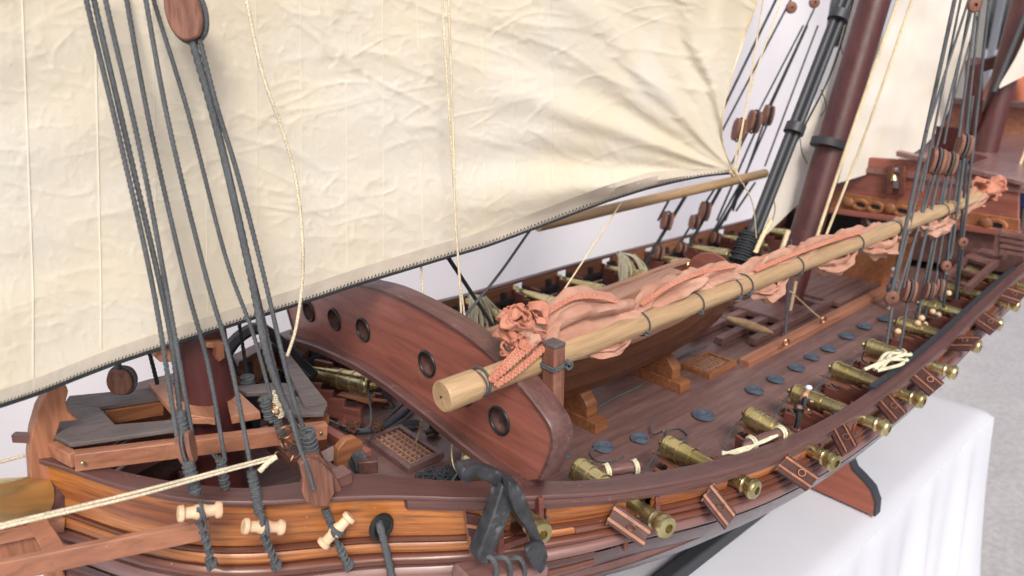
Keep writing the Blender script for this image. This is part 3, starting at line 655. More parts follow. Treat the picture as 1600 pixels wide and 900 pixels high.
# cloth sagging below the spar
for (pa, pb, dn, rr) in (((1165, 1235, .022, .010)), ((1270, 1345, .022, .011)), ((1345, 1415, .026, .013)), ((1430, 1500, .026, .014)), ((900, 1000, .014, .006))):
    xa, xb = [PY(p, 620-(p-690)*.376, ya.y).x for p in (pa, pb)]; pts = []; rs = []
    for i in range(91):
        t = i/90; x = xa+(xb-xa)*t; s = math.sin(math.pi*t); pts.append(V((x, ya.y-.004+.004*math.sin(t*9), yz(x)-dn*s**.6))); rs.append(max(.001, rr*s**.5*(1+.3*noise.noise(V((x*60, 2, 3))))))
    nn_ = 36; vs = []
    for i, (c0, q) in enumerate(zip(pts, rs)):
        for k in range(nn_):
            a = 2*math.pi*k/nn_; x = c0.x; f = .7+.75*abs(math.sin(2.5*a+x*40+2*noise.noise(V((x*18, 0, 1)))))**1.5-.3*abs(math.sin(4*a-x*30))+.4*noise.noise(V((x*45, math.cos(a), math.sin(a)))); vs.append(c0+V((.010*noise.noise(V((x*50, a, 3))), math.cos(a)*q*f*.9, math.sin(a)*q*f)))
    mb = MB().add(vs, [(i*nn_+k, i*nn_+(k+1) % nn_, (i+1)*nn_+(k+1) % nn_, (i+1)*nn_+k) for i in range(len(pts)-1) for k in range(nn_)], True); part('sagging_fold', mb, 'pink', fs_)
# stitched braid edging running along the furl
def braid(pts, r, name='braid_edging', w_=1.):
    P = resample(cr(pts, 80), r*.5); mb = MB(); mb.tube(P, r*.8, 8)
    a = []; b = []
    T0 = (P[-1]-P[0]).normalized(); sdv = T0.cross(V((0, -.7, .7))).normalized(); upv = sdv.cross(T0)
    for i, p in enumerate(P):
        q = i*.9; a.append(p+sdv*r*1.1*math.sin(q)+upv*r*(.7+.4*math.cos(2*q))); b.append(p-sdv*r*1.1*math.sin(q)+upv*r*(.7-.4*math.cos(2*q)))
    mb.tube(a, r*.55, 6); mb.tube(b, r*.55, 6); return part(name, mb, 'pinkd', fs_)
def onfurl(px_, up, front): x = PY(px_, 620-(px_-690)*.376, ya.y).x; return V((x, ya.y-front, yz(x)+up))
braid([onfurl(750, .006, .013), onfurl(775, .012, .012), onfurl(800, .018, .010), onfurl(828, .026, .008), onfurl(835, .031, .004)], .0024)
braid([onfurl(756, .001, .0145), onfurl(785, .005, .014), onfurl(820, .014, .013), onfurl(838, .02, .012)], .0023)
braid([onfurl(760, .009, .009), onfurl(790, .017, .007), onfurl(815, .026, .003)], .0021)
braid([onfurl(840, .040, .0), onfurl(870, .043, -.006), onfurl(905, .046, -.008), onfurl(940, .040, -.004), onfurl(975, .025, .0)], .0018)
braid([onfurl(1000, .020, .0), onfurl(1050, .030, -.002), onfurl(1100, .031, -.004), onfurl(1150, .026, -.002)], .0018)
braid([onfurl(1170, .016, .006), onfurl(1230, .020, .007), onfurl(1290, .021, .008), onfurl(1335, .018, .008)], .0020)
rnd = random.Random(4)   # gathered ruffle beside the post
for k in range(20):   # curled ribbons of gathered hem
    cx = 788+rnd.random()*48; c0 = onfurl(cx, .020+.032*rnd.random(), rnd.uniform(-.008, .010)); d = V((rnd.uniform(-1, 1), rnd.uniform(-1, -.2), rnd.uniform(-1, 1))).normalized()
    o = d.orthogonal().normalized(); w_ = d.cross(o); R0 = rnd.uniform(.005, .009); ph = rnd.random()*6; wf = rnd.uniform(3, 6)
    def fr(u, v): q = u*5.6+ph; rr = R0*(1+.28*math.sin(q*wf)*v+.25*u); return c0+(o*math.cos(q)+w_*math.sin(q))*rr+d*((v-.5)*.010+.002*math.sin(q*wf*.7))
    rb_ = part('ruffle', gridmesh(60, 6, fr), 'pinkd', fs_); so_ = rb_.modifiers.new('thickness', 'SOLIDIFY'); so_.thickness = .0009
    braid([fr(q/14, 1) for q in range(15)], .0009, 'ruffle_edge')
part('gathered_cloth', MB().ell(onfurl(822, .030, -.002), .014, .012, .015, 30, None, .9), 'pink', fs_)
for k in range(7):
    c0 = V((e.x+rnd.uniform(-.03, .06), e.y+rnd.uniform(-.01, .01), e.z+rnd.uniform(-.006, .022))); d = V((rnd.uniform(-1, 1), -1, rnd.uniform(-1, 1))).normalized(); o = d.orthogonal().normalized(); w_ = d.cross(o); R0 = rnd.uniform(.012, .020)
    def fr2(u, v): q = u*5.2+k; rr = R0*(1+.25*math.sin(q*3)*v); return c0+(o*math.cos(q)+w_*math.sin(q))*rr+d*(v-.5)*.022
    rb_ = part('end_ruffle', gridmesh(40, 5, fr2), 'pinkd', fs_); so_ = rb_.modifiers.new('thickness', 'SOLIDIFY'); so_.thickness = .002
part('end_tuft', MB().ell(V((e.x+.02, e.y, e.z+.008)), .04, .016, .016, 18, None, .5), 'pinkd', fs_)
# post
pt = PX(854, 541, .4235)
pt = V((pt.x+.006, min(pt.y, ya.y-.0205), pt.z))
ps = thing('spar_post', 'square brown post lashed to the yard just behind the arched bulkhead', 'post', (pt.x, pt.y, .10))
part('shaft', MB().box((pt.x, pt.y, (pt.z+.10)/2), (.0135, .0155, pt.z-.10)), 'post', ps, bevel=.0012)
part('post_top', MB().box((pt.x, pt.y, pt.z+.002), (.0142, .0162, .004)), 'grey', ps, bevel=.0012)
mb = MB()
for k in range(2): mb.tube([V((pt.x, pt.y, pt.z-.017-.0022*k))+V((sx*.0078, sy*.0088, .001*sx)) for sx, sy in ((-1, -1), (1, -1), (1, 1), (-1, 1), (-1, -1))], .0011, 6)
knot_mb((pt.x+.008, pt.y-.0095, pt.z-.018), .0035, .0009, 14, mb, 3); part('lashing', mb, 'rope', ps)

# ------------------------------------------------------------------ rowing boat on chocks
bt = thing('rowing_boat', 'dark planked rowing boat with tan thwarts resting on chocks amidships', 'boat', (.72, yc-.005, -.05))
X0, X1 = .455, 1.045; bw = .080; by = yc
def bsec(x): t = (x-X0)/(X1-X0); return bw*(math.sin(math.pi*min(1, (t*.92+.02)))**.55 if t < .62 else (1-.38*((t-.62)/.38)**2)), -.030+.016*(2*t-1)**4+(.02*max(0, .15-t)/.15), .050+.024*(2*t-1)**2
LV = [(0, 0), (.35, .05), (.35, .045), (.68, .2), (.67, .19), (.87, .45), (.86, .44), (.97, .75), (.96, .74), (1.0, 1.0)]
for side in (-1, 1):
    for k in range(0, len(LV)-1, 2 if False else 1):
        pass
for side in (-1, 1):
    for k in range(5):
        w0, h0 = [(0, 0), (.40, .06), (.70, .22), (.88, .46), (.97, .74)][k]; w1, h1 = [(.40, .06), (.70, .22), (.88, .46), (.97, .74), (1, 1)][k]; vs = []; N = 40
        for i in range(N+1):
            x = X0+(X1-X0)*i/N; b_, zk, zg = bsec(x)
            for wv, hv, o in ((w0, h0, .0022), (w1, h1, .0), (w1, h1, -.003), (w0, h0, -.003)): vs.append((x, by+side*(wv*b_+(o if b_ > .01 else 0)), zk+(zg-zk)*hv))
        fs = [(i*4+q, i*4+(q+1) % 4, (i+1)*4+(q+1) % 4, (i+1)*4+q) for i in range(N) for q in range(4)]; part('strake', MB().add(vs, fs, False), 'boat', bt)
    vs = []
    for i in range(41):
        x = X0+(X1-X0)*i/40; b_, zk, zg = bsec(x)
        for o, zz_ in ((.003, 0), (.003, .006), (-.007, .006), (-.007, 0)): vs.append((x, by+side*max(.0005, b_+o), zg+zz_))
    part('gunwale', MB().add(vs, [(i*4+q, i*4+(q+1) % 4, (i+1)*4+(q+1) % 4, (i+1)*4+q) for i in range(40) for q in range(4)]), 'boatin', bt)
b_, zk, zg = bsec(X1); part('transom', MB().prism([V((X1, by+b_*math.cos(a), zk+.012+(zg+.014-zk)*(.5+.5*math.sin(a)))) for a in [2*math.pi*k/28 for k in range(28)]], (.006, 0, 0)), 'maroon', bt, bevel=.001)
for x in (.60, .70, .80, .90): b_, zk, zg = bsec(x); part('thwart', MB().box((x, by, zg-.006), (.026, 2*b_-.008, .004)), 'boatin', bt, bevel=.0006)
part('bow_platform', MB().prism([V((X0+.02, by, .066)), V((X0+.06, by-.045, .060)), V((X0+.12, by-.066, .053)), V((X0+.12, by+.066, .053)), V((X0+.06, by+.045, .060))], (0, 0, .004)), 'boatin', bt)
fl = MB(); fl.box((.74, by, .010), (.40, .11, .004)); part('floorboard', fl, 'boatin', bt)
part('side_bench', MB().bar((.76, by+.040, .052), (1.0, by+.035, .066), .030, .014), 'boatin', bt, bevel=.001)
part('keel', MB().bar((X0+.04, by, -.033), (X1, by, -.033), .006, .010), 'boat', bt)
for i, x in enumerate((.675, .865)):
    ck = thing('boat_chock', ['stepped brown chock under the forward part of the rowing boat', 'stepped brown chock under the after part of the rowing boat'][i], 'chock', (x, yc, zd(x)), 'chocks under the rowing boat')
    z = zd(x); part('lower_block', MB().prism([V((x-.012, y, zz_)) for y, zz_ in ((.570, z), (.75, z), (.75, z+.018), (.570, z+.016))], (.024, 0, 0)), 'gold', ck, bevel=.001)
    part('upper_block', MB().prism([V((x-.010, y, zz_)) for y, zz_ in ((.588, z+.0165), (.73, z+.0165), (.73, z+.04), (.715, z+.04), (.66, z+.03), (.612, z+.048), (.600, z+.048), (.588, z+.034))], (.020, 0, 0)), 'gold', ck, bevel=.001)

# ------------------------------------------------------------------ deck fittings
z = -.064
part('deck_batten', MB().box(((1.02+1.64)/2, .566, zd(1.3)+.004), (.62, .020, .014)), 'tan', ship, bevel=.001)
for (a, b) in (((1.10, .600), (1.40, .604)), ((1.06, .640), (1.34, .644)), ((1.045, .685), (1.34, .688)), ((1.05, .735), (1.34, .735))): part('hatch_bar', MB().bar((*a, z+.006), (*b, z+.006), .016, .012), 'cap', ship, bevel=.001)
for x in (1.155, 1.25, 1.36): part('hatch_bar', MB().bar((x, .598, z+.0075), (x, .75, z+.0075), .016, .012), 'cap', ship, bevel=.001)
for k in range(9): part('hatch_plank', MB().box((1.49, .582+.019*k+.0085, z+.006), (.20, .0175, .010)), 'deck', ship, bevel=.0006)
solo('wooden_fid', MB().lathe(PZ(1135, 497, -.038), PZ(1208, 520, -.038), [(0, .001), (.003, .0045), (.03, .008), (.05, .008), (.075, .006), ((PZ(1135, 497, -.038)-PZ(1208, 520, -.038)).length, .001)], 14), 'pine', 'pale spindle-shaped fid lying across the dark hatch bars', 'tool')
def grating(cx, cy, z, lx, ly, nx, ny, rot, lab, fr='cap', bars='grid', hole_backing='pine'):
    t_ = thing('grating', lab, 'grating', (cx, cy, z)); R_ = Matrix.Rotation(rot, 3, 'Z'); q = lambda x, y, zz_=0: V((cx, cy, z+zz_))+R_@V((x, y, 0))
    for sx in (-1, 1):
        part('grating_frame', MB().box(q(sx*lx/2, 0, .0045), (.007, ly+.007, .009), R_), fr, t_, bevel=.0006); part('grating_frame', MB().box(q(0, sx*ly/2, .0045), (lx-.0072, .007, .009), R_), fr, t_, bevel=.0006)
    for i in range(nx): part('slat', MB().box(q(-lx/2+lx*(i+1)/(nx+1), 0, .0052), (.0020, ly-.007, .004), R_), bars, t_)
    for j in range(ny): part('slat', MB().box(q(0, -ly/2+ly*(j+1)/(ny+1), .0040), (lx-.007, .0020, .0032), R_), bars, t_)
    part('hole_backing', MB().box(q(0, 0, .0006), (lx-.006, ly-.006, .001), R_), hole_backing, t_)
grating(.440, .690, zd(.44)+.001, .046, .088, 5, 9, 0, 'small dark square-holed grating lying on the foredeck near the cap rail', 'cap', 'boatin', 'black')  # black sheet under the slats paints the shade in the holes
grating(.97, .60, zd(.97), .07, .05, 7, 3, 0, 'pale slatted grating on the deck just aft of the rowing boat', 'gold', 'boatin', 'gold')
# coils of blue-grey rope
def coil(p, R0, lab, grp, r=.0014, m='blue', ell_=1.):
    mb = MB(); pts = []; n = int(R0/(r*1.9))
    for i in range(n*20+1): a = 2*math.pi*i/20; rr = R0-(R0-r)*i/(n*20); pts.append(V(p)+V((math.cos(a)*rr*ell_, math.sin(a)*rr, r+.0006*math.sin(i*1.3))))
    mb.tube(pts, r, 6); return solo('rope_coil', mb, m, lab, 'rope coil', grp, base=tuple(p))
CO = [(878, 722, .0125), (943, 708, .014), (1000, 692, .013), (1100, 652, .0165), (1180, 610, .014), (1213, 592, .014), (1246, 573, .0135), (1270, 556, .013), (1296, 543, .013), (1325, 523, .014), (1352, 508, .014), (1384, 497, .014)]
names = ['flat blue-grey coil beside the aft foot of the arched bulkhead', 'blue-grey coil between the first two breeches aft of the bulkhead', 'blue-grey coil touching the knob of the second near-side breech', 'open looped coil behind the second near-side cannon, largest of the row', 'blue-grey coil near the breech of the cannon angled forward', 'blue-grey coil just aft of the angled cannon breech', 'blue-grey coil behind the sailor cannon breech', 'blue-grey coil one past the sailor cannon breech', 'blue-grey coil level with the batten end, fourth from the angled cannon', 'blue-grey coil beside the long deck batten middle', 'blue-grey coil beside the batten, forward of the shroud pulleys', 'aftmost blue-grey coil, nearest the low pulley']
for (a, b, r_), lab in zip(CO, names): p = PZ(a, b, zd(.9)+.0005); p.z = zd(p.x)+.0005; coil(p, r_, lab, 'coils in a row on the near side of the deck', ell_=.95)
for i, (a, b, r_) in enumerate(((610, 588, .018), (503+140, 617+48, .012), (595, 618, .014))):
    p = PZ(a, b, -.047); p.z = zd(p.x)+.001; coil(p, r_, ['flat grey coil under the arched bulkhead on the foredeck', 'small grey coil beside the foredeck grating', 'middle grey coil on the foredeck by the thick rope'][i], 'coils on the foredeck', .0017, 'rope')
rnd = random.Random(21)
for i, x in enumerate(PORTS[2:]):
    for q in range(2):
        kb = MB(); c = V((x+(.03 if q else -.035), yc+hb(x)-.12-.03*q*rnd.random(), zd(x)+.006)); knot_mb(c, .009, .0016, 24, kb, i*3+q, (1.2, 1, .45)); kb.ell(c+V((.004, .008, 0)), .005, .007, .004, 8)
        solo('tackle_heap', kb, 'ropeb' if q else 'tackle', ('black' if q else 'brown')+' tackle heap behind the far cannon '+where[i+2], 'rope', 'small tackle heaps behind the far-side cannons')
# loose curved lines by the breeches
def ropething(name, pts, r, material, lab, cat='rope', fine=True, group=None, extra=None, curve=True):
    mb = rope_mb(pts, r, fine, curve=curve)
    if extra: extra(mb)
    return solo(name, mb, material, lab, cat, group)
d_ = lambda a, b, h=.002: (lambda p: V((p.x, p.y, zd(p.x)+h)))(PZ(a, b, -.055))
ropething('loose_rope', [d_(930, 700), d_(922, 710), d_(935, 722), d_(960, 720), d_(975, 713)], .0010, 'rope', 'thin grey line curling on deck beside the first cannon breech')
ropething('loose_rope', [d_(1018, 665, .01), d_(1020, 680, .006), d_(1035, 690, .02)], .0012, 'rope', 'short grey line hooked over the second near-side breech knob')
ropething('loose_rope', [d_(1040, 680), d_(1045, 668), d_(1062, 665), d_(1075, 678), d_(1050, 682)], .0012, 'rope', 'grey loop of line beside the second near-side cannon')
ropething('deck_rope', [d_(925, 640), d_(952, 622), d_(1003, 597)], .0018, 'rope', 'straight grey rope with an eye lying between the boat chocks')
ropething('deck_rope', [d_(1040, 565), d_(1075, 545), d_(1105, 540, .01)], .0018, 'rope', 'grey rope running to the pale slatted grating')
ropething('thick_rope', [d_(538, 683, .004), d_(560, 688, .004), d_(590, 683, .004), d_(625, 665, .006), d_(645, 645, .006)], .0034, 'blue', 'thick blue-grey rope laid across the foredeck beside the big cannon')
ropething('foredeck_line', [PZ(652, 612, .0), PZ(600, 660, -.01), PZ(575, 690, -.03)], .0011, 'ropeb', 'taut dark line from under the bulkhead to the thick foredeck rope')
ropething('beige_cord', [PZ(660, 655, .01), PZ(655, 672, -.02), PZ(650, 690, -.04)], .0012, 'cream', 'short beige cord hanging below the arched bulkhead over the foredeck')
ropething('beige_cord', [PX(708, 670, .42), PX(706, 715, .40), PX(716, 735, .39), PX(728, 690, .42)], .0009, 'cream', 'beige loop of cord beneath the bulkhead, left of the anchor ring')
kb = MB(); p0 = PZ(715, 740, .01)
for k in range(3): knot_mb(PZ(670+k*22, 745-k*3, .0), .009, .0011, 26, kb, k+11, (1.3, 1, .5))
solo('tackle_heap', kb, 'ropeb', 'tangle of black line and hooks on the foredeck beside the anchor ring', 'rope')
kb = MB()
for k in range(3): kb.ring(PZ(655+k*9, 668+k*6, -.03), (random.random(), .4, 1), .004, .0008, 16, 6)
solo('iron_rings', kb, 'copper', 'small linked rings lying on the foredeck beside the grey coils', 'ring')
cb = thing('deadeye_shoe', 'small black iron shoe standing on the foredeck beneath the bulkhead ledge', 'fitting', tuple(d_(680, 680)))
part('sole', MB().ell(d_(678, 686, .006), .012, .009, .005, 14), 'black', cb); part('stalk', MB().tube([d_(676, 684, .008), d_(676, 684, .026)], .004, 8), 'black', cb)
# windlass rope
wr = MB()
for k in range(6): wr.ring(PZ(552+k*3.2, 722-k*.5, .035), (1, -.2, .1), .0105, .0022, 20, 8)
solo('windlass_rope', wr, 'rope', 'blue-grey rope wound round the windlass end beside the honey-coloured cheek', 'rope')

# ------------------------------------------------------------------ anchor
an = thing('anchor', 'black iron anchor hung over the near cap rail below the arched bulkhead', 'anchor', tuple(PY(812, 760, .37)))
s0 = PY(737, 741, .405); s1 = PY(808, 762, .372); t1 = PY(765, 880, .372); t2 = PY(818, 770, .368); t3 = PY(848, 842, .366); t4 = PY(852, 868, .362)
def iron(name, pix, y, th, bv): return part(name, MB().prism([PY(a, b, y) for a, b in pix], (.002, th, 0)), 'anchor', an, bevel=bv)
iron('shank', [(722, 740), (726, 731), (747, 728), (775, 736), (805, 749), (815, 764), (796, 760), (782, 764), (747, 746), (735, 749), (724, 748)], .372, .013, .0014)
iron('arm', [(786, 758), (806, 768), (806, 784), (787, 832), (769, 876), (762, 884), (749, 879), (747, 869), (769, 812)], .366, .014, .0018)
iron('arm', [(796, 753), (814, 760), (828, 792), (845, 837), (852, 868), (842, 872), (836, 846), (806, 800), (797, 775)], .357, .011, .0018)
iron('fluke', [(821, 860), (834, 851), (851, 849), (857, 870), (852, 890), (845, 899), (834, 888), (825, 872)], .352, .005, .0016)
part('ring_end', MB().ell(PY(731, 741, .388), .0075, .007, .006, 16, None, .2), 'anchor', an)
mb = MB()
for k in range(3): mb.tube(cr([PY(752+22*k, 868+3*k, .372), PY(768+22*k, 872, .364), PY(776+22*k, 890, .364), PY(772+22*k, 915, .37)], 12), .0022, 8)
solo('anchor_lashing', mb, 'rope', 'grey lashing turns on the hull below the anchor arms', 'rope')
part('anchor_pad', MB().bar(PY(720, 905, .385), PY(840, 880, .378), .012, .03, (0, -1, 0)), 'lilac', ship, bevel=.003)
solo('lid_eye', MB().ring(PY(735, 847, .385), (1, -.6, 0), .0042, .0008, 16, 6), 'copper', 'small copper eye ring on the port lid left of the anchor', 'ring')

# ------------------------------------------------------------------ fore sail
SB = [(-260, 700), (-100, 662), (0, 634), (60, 614), (120, 590), (180, 567), (240, 547), (310, 524), (400, 495), (480, 470), (560, 443), (640, 419), (700, 401), (760, 384), (830, 358), (890, 335), (950, 313), (1010, 294), (1060, 282), (1100, 274), (1150, 269)]
SR = [(-300, 1290), (0, 1186), (30, 1173), (100, 1149), (140, 1137), (180, 1128), (225, 1128), (268, 1147)]
CLEW = (1148, 269)
def sm(T, x, h): return (ip(T, x-h)+ip(T, x)*2+ip(T, x+h))/4
def foresail_px(u, v):
    yv = 268+(-300-268)*v; xr = sm(SR, yv, 14) if v > .02 else ip(SR, yv); x = -260+(xr+260)*u
    x0 = -260+(1147+260)*u; yb = sm(SB, x0, 15) if u < .99 else ip(SB, x0); return x, yb+(-300-yb)*v
def sail_y(px_, py_):
    dx = (px_-CLEW[0])/1155; dy = (py_-CLEW[1])/1155; r = math.hypot(dx, dy); th = math.atan2(-dy, -dx)
    w_ = math.exp(-(r/.26)**2)*min(1, r/.03)
    y = .622+.0
    y += w_*r*(.055*math.sin(th*13+.9*math.sin(th*3))+.024*math.sin(th*27+1+2*noise.noise(V((px_*.01, py_*.01, 0)))))
    y += .018*math.sin(max(0, min(1, px_/1150))*math.pi)*math.sin(min(1, max(0, (620-py_)/900))*math.pi)
    q = V((px_*.005, py_*.009, 0)); y += .0036*noise.noise(q)
    def crease(fx, fy, rot, wd, amp, seed, lim):
        c_, s_ = math.cos(rot), math.sin(rot); a = (px_*c_+py_*s_)*fx; b = (-px_*s_+py_*c_)*fy
        g_ = noise.noise(V((a*.45, b*.45, seed+20)))
        if g_ < lim: return 0
        n_ = noise.noise(V((a+.5*noise.noise(V((a*.7, b*.7, seed))), b, seed))); return amp*min(1, (g_-lim)*5)*(math.exp(-(n_/wd)**2)+.45*n_)
    rt_ = .15 if px_ < 350 else .30
    y -= (.5 if px_ < 300 else .5+.35*min(1, (px_-300)/200))*(0+crease(.006, .022, rt_, .12, .0012, 1, -.12)+crease(.012, .034, -.25, .10, .0007, 5, -.05)+crease(.016, .040, .9 if px_ > 350 else .3, .12, .0008, 9, -.05)+crease(.034, .06, .6, .14, .0005, 13, -.2)+crease(.06, .09, 1.2, .16, .00028, 17, -.2))
    return y
def sail_pt(u, v): a, b = foresail_px(u, v); return PY(a, b, sail_y(a, b))
fsail = thing('fore_sail', 'big crumpled cream lateen sail filling the upper left behind the shrouds', 'sail', tuple(sail_pt(.5, 0)))
ov = .0
part('sail_cloth', gridmesh(560, 300, sail_pt), 'sail', fsail)
# foot hem, bolt rope, stitching
def hem_pt(u, v):
    a, b = foresail_px(.0+u*1., 0); w_ = 24*min(1, (1-u)*9+.15); p = PY(a, b-w_*v, sail_y(a, b-w_*v)-.0012); return p
part('foot_hem', gridmesh(420, 3, lambda u, v: hem_pt(u, v)), 'hem', fsail)
bp = [PY(*[(q[0], q[1]+1) for q in [foresail_px(i/300, 0)]][0], sail_y(*foresail_px(i/300, 0))-.0012) for i in range(301)]
part('bolt_rope', MB().tube(bp, .0016, 8), 'ropeb', fsail)
zg_ = []
for i in range(1, 520):
    u = i/520; a, b = foresail_px(u, 0); k = i % 2; dd = (7 if k else 0)*(1 if u < .9 else .6); zg_.append(PY(a, b-dd+1, sail_y(a, b)-.0030))
part('foot_stitching', MB().tube(zg_, .0005, 5, False), 'ropeb', fsail)
lp = [PY(*foresail_px(1, v/80), sail_y(*foresail_px(1, v/80))-.001) for v in range(81)]
part('leech_rope', MB().tube(lp, .0011, 8), 'cream', fsail)
# stitched seams: raised flat fells between cloths
for k, (xa, xb) in enumerate(((35, 52), (148, 158), (238, 246), (318, 324), (400, 403), (470, 472), (540, 543), (598, 600), (652, 663), (752, 760), (800, 806), (862, 866))):
    pts = []
    for i in range(60):
        py_ = -60+i*11; px_ = xa+(xb-xa)*min(1, max(0, py_/450)); yb = ip(SB, px_)-20
        if py_ > yb: break
        pts.append(PY(px_, py_, sail_y(px_, py_)-.0003))
    part('seam', MB().tube(pts, .00028 if k > 1 else .0005, 5), 'seam', fsail)

# ------------------------------------------------------------------ far sails, spars
def edge(T, v): k = v*(len(T)-1); i = min(int(k), len(T)-2); f = k-i; return (T[i][0]+(T[i+1][0]-T[i][0])*f, T[i][1]+(T[i+1][1]-T[i][1])*f)
def sail_lr(name, Lp, Rp, y, material, lab, amp=.006, nu=50, nv=100):
    Lp = [(p.x, p.y) for p in cr([(a, b, 0) for a, b in Lp], 40)]; Rp = [(p.x, p.y) for p in cr([(a, b, 0) for a, b in Rp], 40)]
    def f(u, v):
        a = edge(Lp, v); b = edge(Rp, v); x = a[0]+(b[0]-a[0])*u; yy_ = a[1]+(b[1]-a[1])*u
        return PY(x, yy_, y+amp*noise.noise(V((x*.012, yy_*.012, 2)))*2+amp*.7*abs(noise.noise(V((x*.03, yy_*.02, 6)))))
    o = thing(name, lab, 'sail', tuple(f(.5, 1))); part('sail_cloth', gridmesh(nu, nv, f), material, o); return o, f
s2, f2 = sail_lr('main_sail_edge', [(1345, -60), (1330, 0), (1297, 110), (1250, 205), (1215, 272), (1190, 325), (1183, 360), (1187, 372)], [(1400, -60), (1352, 0), (1338, 110), (1318, 200), (1292, 262), (1265, 300), (1225, 340), (1190, 374)], .71, 'sail2', 'narrow cream sail between the black spars and the maroon mainmast')
part('edge_stitching', MB().tube([f2(0, i/60)+V((0, -.004, 0)) for i in range(61)], .0018, 5), 'ropeb', s2)
for (a, b, c) in (((1313, 70), (1317, 90), (1312, 112)), ((1283, 140), (1291, 165), (1282, 182)), ((1250, 215), (1253, 238), (1262, 256)), ((1205, 300), (1211, 325), (1205, 352))): part('reef_point', MB().tube(cr([PY(*a, .70), PY(*b, .695), PY(*c, .70)], 8), .0009, 5), 'ropeb', s2)
s3, f3 = sail_lr('main_sail', [(1435, -60), (1405, 0), (1365, 110), (1330, 200), (1305, 260), (1298, 285)], [(1560, -60), (1528, 20), (1502, 110), (1482, 175), (1448, 225), (1395, 258), (1350, 275), (1300, 290)], .73, 'sail2', 'pale mainsail hanging just right of the maroon mainmast')
part('leech_rope', MB().tube([f3(1, i/60) for i in range(61)], .0022, 6), 'ropeb', s3)
bs = thing('black_spars', 'pair of black spars banded together, slanting down to a lashing beside the mainmast', 'spar', tuple(PY(1158, 405, .63)))
A, B = PY(1157, 405, .645), PY(1338, -60, .645); A2, B2 = PY(1168, 405, .635), PY(1350, -60, .635)
part('spar', MB().tube([A.lerp(B, i/6) for i in range(7)], [.0072]*7, 14), 'blackw', bs); part('spar', MB().tube([A2.lerp(B2, i/6) for i in range(7)], [.0060]*7, 14), 'blackw', bs)
for f in (.42, .80):
    a = A.lerp(B, f).lerp(A2.lerp(B2, f), .5); d = (B-A).normalized(); part('spar_band', MB().lathe(a, a+d, [(0, .014), (0, .0175), (.016, .0175), (.016, .014)], 16), 'blackw', bs)
part('spar_lashing', wrap_mb(A-(B-A).normalized()*.005, A+(B-A)*.09, .0165, 11, .0022), 'ropeb', bs)
solo('boom', MB().tube([PY(840, 353, .90).lerp(PY(1195, 271, .90), i/8) for i in range(9)], .0105, 18), 'gold' if False else 'pine', 'honey-brown boom running behind the cream sail towards the black spars', 'spar')

# ------------------------------------------------------------------ rigging
G1 = 'dark foremast shrouds'
def shroud(pp, r, lab, material='rope', group=G1, name='shroud', fine=True, curve=True):
    return ropething(name, [PY(a, b, y) for a, b, y in pp], r, material, lab, 'rope', fine, group, curve=curve)
yt = lambda py: .60-.085*max(0, min(1, py/800))     # the shrouds come outboard as they come down
def sp(*pts): return [(a, b, yt(b)) for a, b in pts]
A1 = shroud(sp((128, -60), (135, 0), (190, 230), (240, 455), (278, 690)), .0018, 'leftmost foremast shroud, ending in the left of the pulley with pink cheeks')
A1 = shroud([(a, b, y+.006) for a, b, y in sp((140, -60), (147, 0), (205, 250), (262, 500), (281, 640))], .0020, 'second foremast shroud from the left, served thick at its lower end')
A1 = shroud(sp((157, -60), (165, 0), (218, 230), (258, 440), (302, 690)), .0018, 'third foremast shroud from the left, reaching the right side of the left pulley')
A1 = shroud([(a, b, y+.022) for a, b, y in sp((190, -60), (198, 0), (235, 200), (290, 440), (325, 570), (352, 720))], .0018, 'foremast shroud crossing the mast middle, ending in a knot inside the bow', group=G1)
A1 = shroud(sp((220, -60), (228, 0), (265, 200), (320, 425), (360, 565), (393, 735)), .0018, 'foremast shroud over the right side of the mast, leading to the middle toggle')
A1 = shroud([(a, b, y+.018) for a, b, y in sp((228, -60), (240, 0), (295, 180), (352, 400), (395, 520), (424, 622))], .0017, 'foremast shroud ending in a served knot above the copper hooks')
A1 = shroud(sp((285, 30), (302, 70), (345, 225), (392, 430), (425, 580), (490, 730)), .0030, 'thick grey rope from the top pulley down to the large split pulley')
A1 = shroud([(a, b, y-.004) for a, b, y in sp((312, 62), (340, 170), (372, 275), (412, 430), (455, 610), (486, 700))], .0019, 'right-hand foremast rope falling from the top pulley beside the thick one')
A1 = shroud([(a, b, y+.005) for a, b, y in sp((300, 62), (350, 250), (400, 450), (436, 600), (470, 690), (505, 760))], .0018, 'thin foremast rope pressed against the thick one between the two pulleys')
for (pts, lab) in ((((338, 505), (352, 540), (378, 592)), 'short dark rope right of the foremast base, left of its pair'), (((372, 495), (380, 545), (387, 592)), 'short dark rope right of the foremast base, right of its pair'), (((232, 545), (246, 600)), 'short dark rope hanging below the sail just left of the foremast')):
    shroud([(a, b, .70) for a, b in pts], .0019, lab, 'ropeb', 'short dark ropes on the far side of the foremast')
